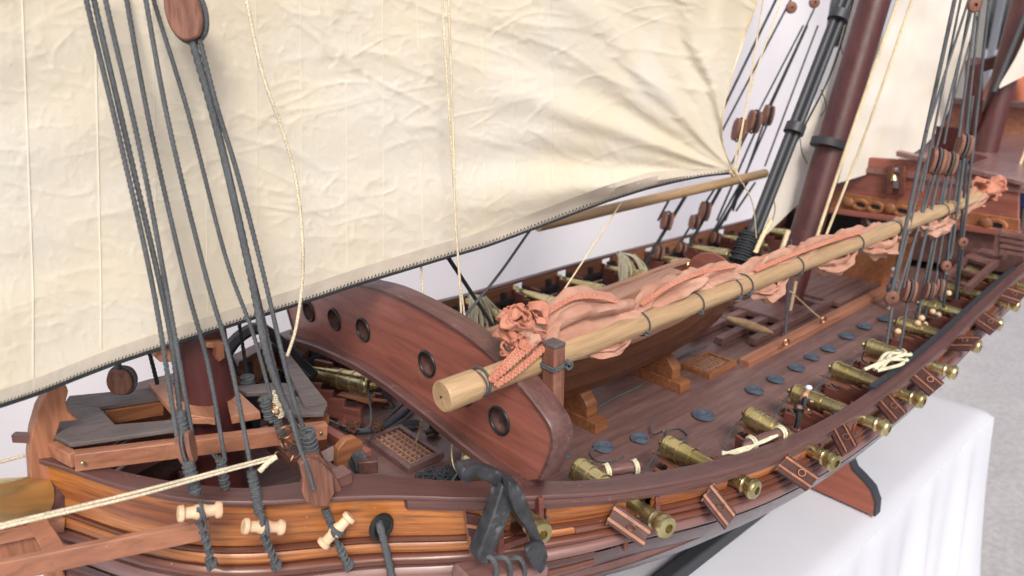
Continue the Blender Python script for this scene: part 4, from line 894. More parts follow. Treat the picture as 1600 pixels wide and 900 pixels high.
# served ends, pulleys, toggles
def block(c, axis, rl, rw, lab, seed=0, side=(1, 0, 0), name='pulley_block', rope='rope', mt='block', grp='wooden pulleys in the rigging', wide=1.):
    """oval block: two cheeks, a sheave between, strop round it"""
    ax_ = V(axis).normalized(); sd_ = V(side); sd_ = (sd_-ax_*sd_.dot(ax_)).normalized(); nn = ax_.cross(sd_); Mx = Matrix((sd_, nn, ax_)).transposed()
    o = thing(name, lab, 'pulley', tuple(V(c)), grp)
    for s in (-1, 1):
        pts = [V(c)+Mx@V((rw*math.copysign(abs(math.cos(a))**.8, math.cos(a)), s*rw*.22*wide, rl*math.sin(a))) for a in [2*math.pi*k/24 for k in range(24)]]
        part('cheek', MB().prism(pts, nn*(s*rw*.36*wide)), mt, o, bevel=rw*.12)
    part('sheave', MB().lathe(V(c)-nn*rw*.2, V(c)+nn*rw*.2, [(0, rw*.5), (rw*.1, rw*.75), (rw*.3, rw*.75), (rw*.4, rw*.5)], 16), 'capz', o)
    part('strop', MB().tube([V(c)+Mx@V((rw*1.03*math.cos(a), 0, rl*1.03*math.sin(a))) for a in [2*math.pi*k/30 for k in range(31)]], rw*.16, 8), rope, o)
    return o
camdir = V((-.67, -.74, 0))
c = PY(291, 698, yt(698)-.001); up = (PY(240, 455, yt(455))-c)
block(c, up, .0125, .0058, 'small pulley with pink-brown cheeks at the foot of the left foremast shrouds', side=(-.67, -.74, 0), wide=1.6)
c = PY(292, 20, .598); block(c, (PY(292, 20, .598)-PY(345, 220, .58)), .0205, .0135, 'dark-rimmed oval pulley at the top of the photo over the foremast ropes', side=(.74, -.67, .0))
block(PY(191, 594, .69), (.1, 0, 1), .0125, .0115, 'small brown pulley hanging below the sail foot between the stem and the foremast', side=(.74, -.67, 0)); ropething('pulley_strop', [PY(186, 560, .69), PY(183, 578, .69), PY(187, 590, .69)], .003, 'rope', 'thick strop holding the pulley below the sail foot')
# large split pulley on the hull side
bk = thing('split_pulley', 'large weathered split wooden pulley resting on the bow cap rail above the hull toggles', 'pulley', tuple(PY(488, 785, .50)), 'wooden pulleys in the rigging')
part('cheek', MB().prism([PY(a, b, .487) for a, b in ((468, 728), (474, 719), (484, 716), (500, 722), (520, 740), (524, 770), (512, 792), (497, 793), (478, 785), (472, 768), (474, 750))], (.002, .008, 0)), 'block', bk, bevel=.0012)
part('cheek', MB().prism([PY(a, b, .499) for a, b in ((486, 713), (500, 712), (518, 735), (534, 760), (536, 778), (526, 782), (515, 768))], (.002, .008, 0)), 'block', bk, bevel=.0012)
part('served_neck', wrap_mb(PY(480, 672, .512), PY(489, 716, .512), .0052, 13, .0011), 'rope', bk)
part('fall', rope_mb([PY(452, 640, .508), PY(465, 690, .498), PY(480, 730, .485), (PY(490, 765, .483))], .0017), 'rope', bk)
def served(pa, pb, r, lab, y1=.51, y2=.51, turns=14, core=True, name='serving'):
    a, b = PY(*pa, y1), PY(*pb, y2); mb = wrap_mb(a, b, r, turns, r*.34); mb.tube([a, b], r*.85, 10); return solo(name, mb, 'rope', lab, 'rope serving', 'whipped rope ends on the foremast shrouds')
served((281, 642), (290, 690), .0030, 'whipping wound above the small left pulley', yt(642), yt(690))
served((293, 720), (306, 770), .0036, 'long whipping wound just below the small left pulley', .522, .515)
served((393, 735), (406, 805), .0032, 'whipping wound on the shroud above the middle toggle', .522, .512, 20)
served((508, 795), (523, 832), .0027, 'whipping wound below the large split pulley', .500, .495, 12)
served((345, 718), (352, 762), .0032, 'ragged whipping on the shroud end inside the bow well', .545, .545, 9)
served((414, 622), (424, 655), .0042, 'bulky whipping left of the copper hooks', .56, .56, 8)
served((433, 655), (443, 690), .0030, 'whipping in line above the copper hooks', .55, .55, 10)
served((386, 588), (389, 608), .0052, 'round blue-grey knot on the grey platform board', .69, .69, 5)
w1 = wrap_mb(PY(431, 612, .553), PY(437, 650, .552), .0030, 11, .0011); solo('white_whipping', w1, 'white', 'white whipping on the line just above the copper hooks', 'rope serving')
hk = MB()
for (a, b), (R_, n_) in zip(((430, 640), (446, 676), (443, 695), (460, 706), (455, 690)), ((.0045, (1, .2, .1)), (.006, (.3, 1, .2)), (.0055, (.8, -.4, .5)), (.006, (.2, -1, .3)), (.004, (.5, .5, .8)))): hk.ring(PY(a, b, .535), n_, R_, .0009, 18, 6)
hk.tube(cr([PY(427, 716, .525), PY(433, 706, .525), PY(442, 712, .525), PY(452, 722, .525), PY(458, 712, .527)], 16), .001, 6)
solo('copper_hooks', hk, 'copper', 'chain of copper wire hooks and rings beside the lower foremast shrouds', 'hook')
kb = MB(); knot_mb(PY(346, 735, .545), .004, .0011, 14, kb, 5); 
for k in range(5): kb.tube([PY(345, 728, .545), PY(328+k*5, 706+k*2, .545)], .0006, 4)
solo('frayed_knot', kb, 'rope', 'frayed knot tuft on the shroud end in the bow well', 'knot')
TG = 'pale turned toggles on the bow hull side'
def toggle(pa, pb, y, lab, tail):
    a, b = PY(*pa, y), PY(*pb, y-.006); L = (b-a).length; o = thing('toggle', lab, 'toggle', tuple((a+b)/2), TG)
    part('body', MB().lathe(a, b, [(0, 0), (0, .0055), (.001, .0062), (.0035, .0062), (.005, .0042), (L*.32, .0044), (L*.42, .0056), (L*.58, .0056), (L*.68, .0044), (L-.005, .0042), (L-.0035, .0062), (L-.001, .0062), (L, .0055), (L, 0)], 22), 'birch', o)
    c = (a+b)/2; part('hitch', MB().ring(c, (b-a), .0066, .0013, 20, 6), 'rope', o); part('hitch', MB().ring(c+(b-a).normalized()*.002, (b-a)+V((0, 0, .01)), .0066, .0013, 20, 6), 'rope', o)
    pts = [PY(p[0], p[1], y-.007+.003*(k > 0)) for k, p in enumerate(tail)]; mb = rope_mb(pts, .0022); mb2 = wrap_mb(pts[1], pts[-1], .0026, 5, .0012, mb); knot_mb(pts[-1], .0035, .0010, 12, mb2, 8)
    solo('rope_tail', mb2, 'rope', 'knotted grey rope tail hanging from the '+lab.split(' toggle')[0]+' toggle', 'rope', 'rope tails below the toggles')
toggle((278, 803), (346, 796), .504, 'left pale wooden toggle under the small left pulley', [(311, 795), (313, 815), (322, 850), (331, 882)])
toggle((380, 822), (443, 824), .498, 'middle pale wooden toggle below the served shroud', [(409, 805), (412, 838), (422, 862), (432, 884)])
toggle((503, 852), (548, 806), .490, 'right tilted pale wooden toggle below the large split pulley', [(520, 830), (528, 850), (537, 872), (545, 884)])
ropething('hawse_rope', [PY(592, 816, .474), PY(594, 824, .466), (PY(601, 850, .464)), PY(610, 890, .464), PY(618, 940, .462)], .0034, 'rope', 'thick grey rope running down out of the black hawse ring')
# cream lines in front of the sail
G2 = 'thin cream lines in front of the big sail'
def line(pts, r, lab, m='white', fine=True, group=G2): return ropething('cream_line', pts, r, m, lab, 'line', fine, group)
line([PY(a, b, .585) for a, b in ((372, -60), (385, 0), (410, 115), (440, 200), (460, 270), (471, 350), (473, 430), (463, 510), (449, 556))], .0015, 'slack cream line curving down right of the foremast ropes to the cannon')
line([PY(a, b, .59) for a, b in ((690, -60), (691, 0), (700, 150), (706, 240), (712, 330), (718, 430), (731, 530))], .0012, 'left line of the taut cream pair hanging before the big sail')
line([PY(a, b, .588) for a, b in ((699, -60), (701, 0), (706, 150), (709, 240), (711, 330), (718, 440), (722, 528))], .0012, 'right line of the taut cream pair hanging before the big sail')
line([PY(a, b, .64) for a, b in ((658, 412), (660, 450), (663, 488))], .0013, 'short cream line between the sail foot and the bulkhead crest')
line([PY(a, b, .66) for a, b in ((972, 315), (915, 402), (858, 488))], .0012, 'slanting cream line from the sail foot down to the rowing boat', 'cream')
line([PY(a, b, y) for a, b, y in ((-60, 838, .50), (0, 820, .50), (200, 772, .50), (430, 712, .515))], .0011, 'upper strand of the cream bow line crossing the hull to the hooks')
line([PY(a, b, y) for a, b, y in ((-60, 846, .498), (0, 825, .498), (205, 777, .498), (340, 740, .508), (432, 716, .515))], .0011, 'lower strand of the cream bow line crossing the hull to the hooks')
line([PY(a, b, .68) for a, b in ((-40, 732), (0, 722), (45, 710))], .0016, 'short cream line at the left edge above the brass ram')
line([PY(a, b, .512) for a, b in ((432, 714), (420, 722), (405, 737))], .0022, 'cream knot tail hanging from the bow line hook')
line([PY(a, b, .60) for a, b in ((1200, -50), (1183, 60), (1165, 170), (1146, 262))], .0011, 'left cream line rising from the sail clew', 'cream', False)
line([PY(a, b, .60) for a, b in ((1240, -50), (1205, 45), (1170, 150), (1150, 268))], .0011, 'right cream line rising from the sail clew', 'cream', False)
line([PY(a, b, .60) for a, b in ((1150, 270), (1175, 315), (1182, 372))], .0009, 'thin cream line falling from the sail clew past the black spars', 'cream', False)
line([PY(a, b, .58) for a, b in ((1425, -60), (1403, 0), (1335, 195), (1268, 395))], .0030, 'left pale halyard slanting down before the mainmast', 'cream', False, 'pale halyards at the mainmast')
line([PY(a, b, .58) for a, b in ((1445, -60), (1425, 0), (1350, 215), (1288, 375))], .0024, 'right pale halyard slanting down beside the mainmast', 'cream', False, 'pale halyards at the mainmast')
ropething('clew_knot', [PY(1143, 262, .612), PY(1151, 270, .606), PY(1147, 276, .610), PY(1141, 268, .612)], .0028, 'cream', 'knot tying the pale lines to the clew corner of the big sail', 'knot')
ropething('stay', [PY(695, 395, .66), PY(735, 455, .70), PY(772, 512, .74)], .0026, 'ropeb', 'dark rope descending right below the sail foot to a hook by the boat')
ropething('stay', [PY(828, 360, .74), PY(780, 428, .72), PY(728, 492, .66)], .0020, 'rope', 'grey rope crossing the dark one above the pale line bundle')
# far shrouds of the main mast
G3 = 'far mainmast shrouds'
FAR = [((1222, -20), (1130, 170), .0030, 'first'), ((1246, -20), (1128, 205), .0024, 'second'), ((1288, -20), (1195, 180), .0022, 'third'), ((1255, 40), (1140, 262), .0022, 'fourth'), ((1262, 40), (1205, 165), .0022, 'fifth'), ((1278, 40), (1195, 260), .0022, 'sixth')]
for a, b, r, w_ in FAR: ropething('far_shroud', [PY(*a, .93), PY(*b, .95)], r, 'ropeb', w_+' dark shroud from the left, high up behind the sail leech', 'rope', False, G3)
LOW = [((1075, 300), (1003, 420)), ((1052, 300), (1028, 345)), ((1128, 290), (1068, 400)), ((1120, 290), (1052, 395)), ((1165, 272), (1110, 370)), ((1185, 195), (1120, 345)), ((1198, 180), (1145, 330)), ((1205, 180), (1133, 345)), ((1175, 272), (1092, 405)), ((1180, 285), (1150, 330))]
for i, (a, b) in enumerate(LOW): ropething('far_shroud', [PY(*a, .94), PY(*b, .955)], .0040 if i in (0, 2, 8) else .0026, 'ropeb', 'dark lower far shroud, '+['leftmost of all, by the line bundle', 'short one above the leftmost pulley', 'right of the leftmost pulley', 'thin one beside it', 'passing behind the boom end', 'dropping from the highest pulley pair', 'beside the dark-cheeked pulley', 'thin one close to it', 'longest one under the boom', 'shortest one beside the black spars'][i], 'rope', False, G3)
for i, (a, b, l, w_) in enumerate(((1155, 203, .026, .014), (1178, 190, .026, .015), (1200, 180, .024, .012), (1042, 345, .020, .012), (1101, 330, .022, .012), (1085, 347, .016, .011), (1030, 395, .015, .010), (1065, 388, .012, .010), (1118, 372, .014, .010))):
    block(PY(a, b, .935), (.25, 0, 1), l, w_, 'brown far-side pulley, '+['leftmost of the three beside the sail leech', 'middle of the three beside the sail leech', 'rightmost of the three beside the sail leech', 'under the boom at far left', 'hanging under the boom middle', 'small one between the two under the boom', 'lowest left, close to the pale line bundle', 'low, second from the pale line bundle', 'low, behind the furled sail'][i], side=(-.5, -.85, 0), rope='ropeb', wide=1.5)
for i, (a, b) in enumerate(((1235, 12), (1271, 4))): solo('round_deadeye', MB().lathe(PY(a, b, .925), PY(a, b, .925)+V((-.6, -.8, 0)), [(0, .003), (0, .011), (.002, .013), (.007, .013), (.009, .011), (.009, .003), (.004, .0028)], 20), 'block', ['left round deadeye at the top edge above the far shrouds', 'right round deadeye at the top edge above the far shrouds'][i], 'deadeye', 'round deadeyes at the top')
# near shrouds of the main mast
G4 = 'near mainmast shrouds'
NR = [((1496, -20), (1392, 462), .0034, 'leftmost thick'), ((1520, -20), (1448, 205), .0022, 'second'), ((1528, -20), (1463, 232), .0020, 'third'), ((1515, 12), (1475, 225), .0020, 'fourth, from the top deadeye'), ((1525, 12), (1498, 215), .0024, 'fifth, from the top deadeye'), ((1548, -20), (1505, 370), .0028, 'rightmost long'),
      ((1470, 262), (1425, 460), .0030, 'light strand from the leftmost carved pulley'), ((1462, 270), (1402, 460), .0024, 'inner strand from the leftmost carved pulley'), ((1452, 280), (1412, 450), .0018, 'thin strand beside the leftmost carved pulley'), ((1482, 270), (1446, 462), .0024, 'strand from the middle carved pulley'), ((1490, 262), (1460, 452), .0022, 'second strand of the middle carved pulley'), ((1500, 250), (1470, 470), .0030, 'strand of the right carved pulley'), ((1507, 240), (1484, 405), .0022, 'thin strand of the right carved pulley'), ((1520, 150), (1486, 400), .0028, 'strand behind the right carved pulley'), ((1532, 130), (1498, 440), .0018, 'thin strand over the sail tuft')]
NR += [((1534, -20), (1509, 215), .0022, 'extra line left of the mizzen'), ((1505, -20), (1440, 300), .0020, 'thin one close beside the leftmost'), ((1446, 255), (1400, 440), .0020, 'thin one left of the carved pulleys'), ((1476, 280), (1434, 500), .0026, 'dark one under the carved pulleys'), ((1512, 235), (1492, 470), .0026, 'one falling to the rail aft of the pulleys'), ((1497, 280), (1476, 440), .0024, 'one between the middle and right carved pulleys')]
for a, b, r, w_ in NR: ropething('near_shroud', [PY(*a, .45), PY(*b, .415)], r*.92, 'rope', w_+' shroud at right before the poop', 'rope', False, G4)
DN = [((1394, 480), (1380, 572), .0030), ((1412, 520), (1402, 552), .0024), ((1418, 475), (1404, 560), .0026), ((1448, 480), (1437, 530), .0040), ((1480, 430), (1474, 480), .0028), ((1504, 390), (1494, 468), .0030), ((1470, 480), (1462, 500), .0028)]
for i, (a, b, r) in enumerate(DN): ropething('near_shroud', [PY(*a, .41), PY(*b, .395)], r*.8, 'ropeb' if i > 2 else 'rope', 'lower shroud end near the rail, '+['leftmost, under the low deadeye', 'carrying the pale bead', 'just right of the low deadeye', 'dark thick one in the middle', 'under the upper small deadeye', 'rightmost under the round deadeye', 'short one below the last pulley'][i], 'rope', False, G4)
for i, (a, b, l, w_) in enumerate(((1463, 252, .032, .014), (1483, 256, .030, .013), (1506, 228, .030, .014), (1420, 455, .030, .0125), (1452, 455, .024, .010), (1466, 450, .026, .010))):
    block(PY(a, b, .412), (.22, 0, 1), l*.62, w_*.75, 'brown pulley at right, '+['leftmost of three carved ones under the pale mainsail', 'middle of three carved ones under the pale mainsail', 'highest right of three carved ones under the pale mainsail', 'largest low one beside the low deadeye', 'low middle one behind the shrouds', 'low right one with tan cheeks'][i], side=(-.67, -.74, 0), wide=1.7)
for i, (a, b, R_) in enumerate(((1524, 8, .0105), (1394, 466, .0115), (1479, 416, .0095), (1505, 379, .0095))):
    c = PY(a, b, .408); solo('deadeye', MB().lathe(c+V((.003, .004, 0)), c+V((-.6, -.8, 0)), [(0, .0028), (0, R_-.001), (.0015, R_), (.005, R_), (.0065, R_-.0015), (.0065, .0030), (.003, .0025), (.003, 0)], 22), 'block', ['round wooden deadeye at the top right edge', 'low round wooden deadeye on the leftmost near shroud', 'round deadeye in the middle of the near shrouds', 'small round deadeye on the rightmost near shroud'][i], 'deadeye', 'round deadeyes on the near shrouds')
for i, (a, b) in enumerate(((1403, 518), (1434, 505), (1445, 507), (1457, 487), (1466, 492), (1482, 458), (1440, 497))): solo('rigging_bead', MB().ell(PY(a, b, .40), .0052, .0052, .0052, 14), 'birch', ['pale bead on the lower left shroud', 'orange bead left of the dark thick shroud end', 'orange bead right of the dark thick shroud end', 'upper bead of the middle pair', 'lower bead of the middle pair', 'bead beneath the middle deadeye', 'small bead above the orange pair'][i], 'bead', 'wooden beads on the near shrouds')
ropething('mast_line', [PY(1236, 375, .60), PY(1232, 440, .60), PY(1227, 525, .58)], .0022, 'rope', 'grey rope from behind the furled sail to the copper ring on the deck batten')
ropething('mast_line', [PY(1244, 440, .62), PY(1236, 480, .62), PY(1232, 500, .62)], .0028, 'cream', 'pale line just right of the grey rope at the mainmast foot')
ropething('mast_line', [PY(1235, 455, .60), PY(1262, 480, .59), PY(1285, 500, .575)], .0014, 'cream', 'thin cream line running to the after ring on the deck batten')
for i, (a, b) in enumerate(((1228, 535), (1286, 500))): solo('batten_ring', MB().ring(PZ(a, b, -.045), (.3, 1, .3), .0065, .0014, 18, 6), 'copper', ['copper ring on the forward half of the deck batten', 'copper ring on the after half of the deck batten'][i], 'ring')
ropething('mast_line', [PY(1205, 345, .62), PY(1190, 372, .62), PY(1180, 395, .62)], .0042, 'cream', 'thick pale rope ending beside the black spar lashing')
ropething('mast_line', [PY(1232, 360, .62), PY(1225, 380, .62), PY(1218, 400, .62)], .0044, 'cream', 'thick pale rope end left of the mainmast foot')

# bundles of pale line, heaps
def linebundle(px_, py_, y, lab, n=9, h=.07, w_=.03, m='bundle', seed=1):
    rnd = random.Random(seed); n = n*2//3; mb = MB(); c = PY(px_, py_, y)
    for k in range(n):
        x = rnd.uniform(-w_, w_); dx = rnd.uniform(-.02, .03); hh = h*rnd.uniform(.75, 1.1); yy_ = rnd.uniform(-.022, .006)
        mb.tube(cr([c+V((0, 0, .002)), c+V((x*.5, yy_-.006, -.004)), c+V((x, yy_-.016, -hh*.5)), c+V((x+dx, yy_-.018, -hh)), c+V((x+dx+.008, yy_-.016, -hh)), c+V((x+.012, yy_-.016, -hh*.5)), c+V((x*.5+.004, yy_-.004, -.002))], 30), .0019, 7)
    mb.ring(c, (1, 0, .2), .006, .002, 16, 6); return solo('line_bundle', mb, m, lab, 'rope bundle', 'pale line bundles on the far rail', base=tuple(c-V((0, 0, h))))
linebundle(735, 462, .93, 'yellow-green line bundle hung on the far rail right of the arched bulkhead', 22, .085, .030)
linebundle(968, 397, .93, 'cream line bundle hung on the far rail behind the rowing boat', 18, .075, .045, seed=3)
mb = MB(); rnd = random.Random(5)
for k in range(7): c = PZ(1385+rnd.uniform(-14, 20), 568-rnd.uniform(-6, 12), .008); mb.tube(cr([c+V((-.03, .006, 0)), c+V((0, .012*rnd.uniform(-1, 1), .006)), c+V((.03, -.004, .0)), c+V((.05, .012*rnd.random(), -.006))], 14), .0026, 7)
solo('line_heap', mb, 'bundle', 'heap of cream line lying on the near rail beside a cannon', 'rope bundle')
rb = thing('lashed_roll', 'dark wooden roll bound with cream line on the inside of the near rail', 'bundle', tuple(PZ(980, 735, 0)))
def roll(pa, pb, lab=None, o=None):
    a, b = PZ(*pa, .008), PZ(*pb, .008); part('roll', MB().tube([a.lerp(b, i/8) for i in range(9)], [.002, .0065, .0055, .006, .0065, .006, .006, .0065, .003], 10), 'cap', o)
    for f in (.2, .85): part('binding', wrap_mb(a.lerp(b, f-.05), a.lerp(b, f+.05), .0072, 4, .0013), 'bundle', o)
roll((935, 738), (1003, 728), None, rb)
rb = thing('lashed_roll', 'dark roll tied with cream knots between the second and third near-side cannons', 'bundle', tuple(PZ(1170, 695, 0)))
roll((1160, 697), (1230, 672), None, rb)
mb = MB()
for k in range(5): mb.tube(cr([PZ(1128, 710-k, .008), PZ(1160, 700+2*k, .010), PZ(1190, 692-k, .010), PZ(1215, 680, .012)], 14), .0014, 6)
solo('cream_skein', mb, 'bundle', 'cream skein laid along the near rail inboard of the third cannon', 'rope')
# chest
ch = thing('deck_chest', 'orange-brown chest with a dark panel on deck beneath the furled sail', 'chest', (1.62, .62, zd(1.6)))
part('body', MB().box((1.64, .625, zd(1.6)+.040), (.14, .10, .08)), 'brown', ch, bevel=.002); part('lid', MB().box((1.64, .625, zd(1.6)+.084), (.15, .11, .008)), 'brown', ch, bevel=.001); part('end_panel', MB().box((1.66, .5735, zd(1.6)+.045), (.08, .004, .045)), 'gold', ch)

# ------------------------------------------------------------------ people
def skin_body(name, joints, edges, mt, parent, sub=1):
    me = bpy.data.meshes.new(name); base = V(parent['_b']); me.from_pydata([tuple(V(j[0])) for j in joints], edges, []); ob = bpy.data.objects.new(name, me); COL.objects.link(ob); ob.parent = parent
    me.materials.append(mt); md = ob.modifiers.new('skin', 'SKIN'); md.use_smooth_shade = True
    sv = me.skin_vertices[0].data if me.skin_vertices else None
    if sv is None:
        bpy.context.view_layer.objects.active = ob; lay = me.skin_vertices.new() if hasattr(me.skin_vertices, 'new') else None; sv = me.skin_vertices[0].data
    for i, j in enumerate(joints): sv[i].radius = (j[1], j[1]*(j[2] if len(j) > 2 else 1)); sv[i].use_root = (i == 0)
    s = ob.modifiers.new('sub', 'SUBSURF'); s.levels = s.render_levels = sub; return ob
def figure(name, loc, h, shirt, trousers, hat, lab, rot=0, lean=.0, arm=(.12, -.1), hatm=None):
    o = thing(name, lab, 'person', tuple(loc)); k = h/1.75
    q = lambda x, y, z: (x*k, (y-lean*max(0, z-.9))*k, z*k)
    J = [(q(0, 0, .95), .13*k, .8), (q(0, 0, 1.15), .13*k, .75), (q(0, .0, 1.38), .15*k, .7), (q(0, 0, 1.50), .055*k), (q(0, 0, 1.56), .07*k), (q(0, -.01, 1.66), .095*k), (q(0, -.01, 1.74), .06*k),
         (q(.19, 0, 1.42), .06*k), (q(.26, -.03, 1.16), .047*k), (q(.2, -.22+arm[1], 1.0+arm[0]), .035*k), (q(.18, -.30+arm[1], 1.0+arm[0]), .032*k), (q(-.19, 0, 1.42), .06*k), (q(-.26, -.03, 1.16), .047*k), (q(-.2, -.2, 1.0), .035*k), (q(-.18, -.28, 1.0), .032*k),
         (q(.1, 0, .88), .095*k), (q(.11, -.03, .5), .065*k), (q(.12, .02, .08), .045*k), (q(.12, -.13, .04), .04*k), (q(-.1, 0, .88), .095*k), (q(-.11, -.03, .5), .065*k), (q(-.12, .02, .08), .045*k), (q(-.12, -.13, .04), .04*k)]
    E_ = [(0, 1), (1, 2), (2, 3), (3, 4), (4, 5), (5, 6), (2, 7), (7, 8), (8, 9), (9, 10), (2, 11), (11, 12), (12, 13), (13, 14), (0, 15), (15, 16), (16, 17), (17, 18), (0, 19), (19, 20), (20, 21), (21, 22)]
    o['_b'] = (0, 0, 0); sk = mat(name+'_skin', (.55, .3, .2), .6); skin_body('body', J, E_, sk, o, 2)
    t1_ = mat(name+'_shirt', shirt, .85); t2_ = mat(name+'_trousers', trousers, .85)
    g_ = 1.13; JS = [(J[i][0], J[i][1]*g_, J[i][2] if len(J[i]) > 2 else 1) for i in (0, 1, 2, 7, 8, 9, 11, 12, 13)]; skin_body('jacket', JS, [(0, 1), (1, 2), (2, 3), (3, 4), (4, 5), (2, 6), (6, 7), (7, 8)], t1_, o, 2)
    JT = [(J[i][0], J[i][1]*g_, 1) for i in (0, 15, 16, 17, 19, 20, 21)]; skin_body('trousers', JT, [(0, 1), (1, 2), (2, 3), (0, 4), (4, 5), (5, 6)], t2_, o, 2)
    c = V(q(0, -.005, 1.70)); part('kerchief', MB().ell(c, .11*k, .115*k, .085*k, 12), mat(name+'_hat', hat, .8), o)
    part('nose', MB().ell(V(q(0, -.105, 1.645)), .014*k, .02*k, .02*k, 6), sk, o)
    for s in (-1, 1): part('eye', MB().ell(V(q(s*.035, -.092, 1.665)), .011*k, .008*k, .009*k, 6), 'black', o)
    o.rotation_euler = (0, 0, rot); return o
p = PY(1243, 676, .372); figure('person', tuple(p), .066, (.035, .04, .055), (.03, .035, .045), (.60, .68, .74), 'tiny sailor figure in dark clothes and a white kerchief standing at the near rail', .6, .25)
p = PY(1392, 448, .52); figure('person', (p.x, p.y, zd(1.4)), .085, (.08, .2, .42), (.12, .16, .2), (.75, .75, .72), 'tiny figure in a blue shirt with a white cap standing behind the near shrouds', .5)
# ------------------------------------------------------------------ poop
XP = 1.78
def pface(name, pix, th, material, X=XP, bevel=.001, parent=None): return part(name, MB().prism([PX(a, b, X) for a, b in pix], (th, 0, 0)), material, parent or ship, bevel=bevel)
pb = pface('poop_wall', [(1250, 240), (1420, 250), (1500, 262), (1592, 290), (1590, 352), (1500, 332), (1250, 290)], .012, 'maroon')
pface('poop_beam', [(1240, 318), (1592, 362), (1592, 372), (1240, 326)], .02, 'maroon', XP-.012)
pface('poop_frieze', [(1250, 291), (1592, 343), (1592, 362), (1250, 318)], .010, 'brown', XP-.004)
pface('poop_cornice', [(1400, 236), (1600, 284), (1600, 291), (1400, 244)], .025, 'lilac', XP-.012)
pface('lower_wall', [(1345, 331), (1600, 366), (1600, 430), (1345, 395)], .010, 'cap', XP+.002)
pface('poop_shade_panel', [(1225, 322), (1600, 366), (1600, 440), (1225, 385)], .010, 'black', XP+.055)  # black panel painting the shade of the opening below the overhang
for i, a in enumerate((1345, 1368, 1410, 1438, 1557)):
    b = 292+(a-1250)*.151+14; c = PX(a, b, XP-.006)
    part('window_frame', MB().ring(c, (1, 0, 0), .0165, .0055, 18, 6, .62, (0, 1, 0)), 'brown', ship); part('window_pane', MB().prism([c+V((.001, .0145*math.cos(q), .0095*math.sin(q))) for q in [2*math.pi*k/16 for k in range(16)]], (.002, 0, 0)), 'blackw', ship)
for a in (1325, 1390, 1462, 1540): c = PX(a, 292+(a-1250)*.151+13, XP-.008); part('frieze_boss', MB().ell(c, .006, .014, .013, 12), 'gold', ship)
for pr_ in ([(1388, 256), (1396, 257), (1392, 303), (1384, 302)], [(1406, 258), (1414, 260), (1412, 305), (1404, 304)]): pface('door_post', pr_, .014, 'wale', XP-.016)
pface('door_panel', [(1396, 262), (1405, 263), (1404, 295), (1392, 293)], .003, 'table', XP-.004)
part('wall_ring', MB().ring(PX(1365, 344, XP-.004), (1, 0, 0), .014, .005, 18, 8), 'grey', ship)
part('bell', MB().lathe(PX(1397, 272, XP-.02), PX(1397, 286, XP-.02), [(0, .001), (.004, .004), (.010, .0055), (.014, .008)], 14), 'brass', ship)
zq = PX(1580, 288, XP).z
part('quarterdeck', MB().prism([V((XP-.005, .372, zq-.004)), V((XP-.005, .95, zq-.004)), V((2.75, .93, zq+.01)), V((2.75, .42, zq+.01))], (0, 0, -.01)), 'lilac', ship)
part('stern_wall', MB().box((2.62, .62, zq+.04), (.03, .62, .10)), 'tan', ship); part('stern_rail', MB().box((2.60, .62, zq+.096), (.06, .66, .014)), 'cap', ship)
part('mizzen_mast', MB().tube([PY(1535, 250, .62).lerp(PY(1612, -40, .62), i/5) for i in range(6)], .030, 20), 'mast', ship)
part('mast_foot', MB().prism([PY(a, b, .58) for a, b in ((1500, 200), (1518, 238), (1565, 252), (1562, 256), (1512, 252), (1496, 240))], (0, .05, 0)), 'mast', ship)
part('stern_post', MB().tube([PY(1520, 250, .66), PY(1522, 96, .66)], .020, 12), 'mast', ship)
part('stern_boom', MB().bar(PY(1515, 108, .72), PY(1615, 80, .60), .03, .03), 'capz', ship)
s4, f4 = sail_lr('mizzen_sail', [(1640, -40), (1615, 20), (1592, 80), (1560, 136)], [(1700, 60), (1680, 90), (1620, 110), (1562, 138)], .57, 'sail2', 'small cream sail corner at the right edge beside the mizzen mast', .004, 20, 30)
part('luff_spar', MB().tube([PY(1628, -40, .565), PY(1553, 145, .565)], .006, 8), 'blackw', s4)
mb = MB(); rnd = random.Random(9)
for k in range(6): knot_mb(PY(1572+rnd.uniform(-6, 10), 198+rnd.uniform(-14, 14), .75), .035, .006, 14, mb, k+30)
solo('stern_tangle', mb, 'bundle', 'blurred heap of pale rope and fittings on the stern deck at the right edge', 'rope bundle')
mb = MB(); knot_mb(PY(1575, 205, .74), .035, .008, 12, mb, 44); solo('stern_tangle', mb, 'ropeb', 'dark rope knotted among the pale heap at the stern', 'rope bundle')
ropething('stern_line', [PY(1612, 200, .50), PY(1600, 240, .50), PY(1586, 276, .50)], .0035, 'birch', 'pale line with a dark whipped end hanging at the right edge over the stern', 'rope', False)
# steps and slatted rack at the near rail aft
stp = thing('slatted_rack', 'maroon slatted rack leaning inside the near rail close to the stern', 'rack', tuple(PZ(1530, 440, .0)))
for k in range(5):
    a = PZ(1478+k*17, 436-k*16, .004); b = PZ(1512+k*17, 447-k*16, .004); part('slat', MB().bar(a, b, .012, .006), 'cap', stp)
part('side_rail', MB().bar(PZ(1474, 438, .0), PZ(1546, 372, .0), .010, .012), 'cap', stp); part('side_rail', MB().bar(PZ(1510, 452, .006), PZ(1586, 383, .006), .010, .012), 'cap', stp)
ld = thing('stern_steps', 'grey-maroon ladder of small steps beside the poop at the right edge', 'ladder', tuple(PZ(1575, 385, .03)))
for k in range(4): part('tread', MB().bar(PX(1565, 364+k*9, 1.70), PX(1605, 371+k*9, 1.70), .020, .006), 'lilac', ld)
part('stringer', MB().bar(PX(1563, 358, 1.70), PX(1556, 398, 1.70), .01, .012, (1, 0, 0)), 'lilac', ld)
part('stern_block', MB().box(PZ(1545, 400, .004), (.12, .05, .012)), 'lilac', ship)
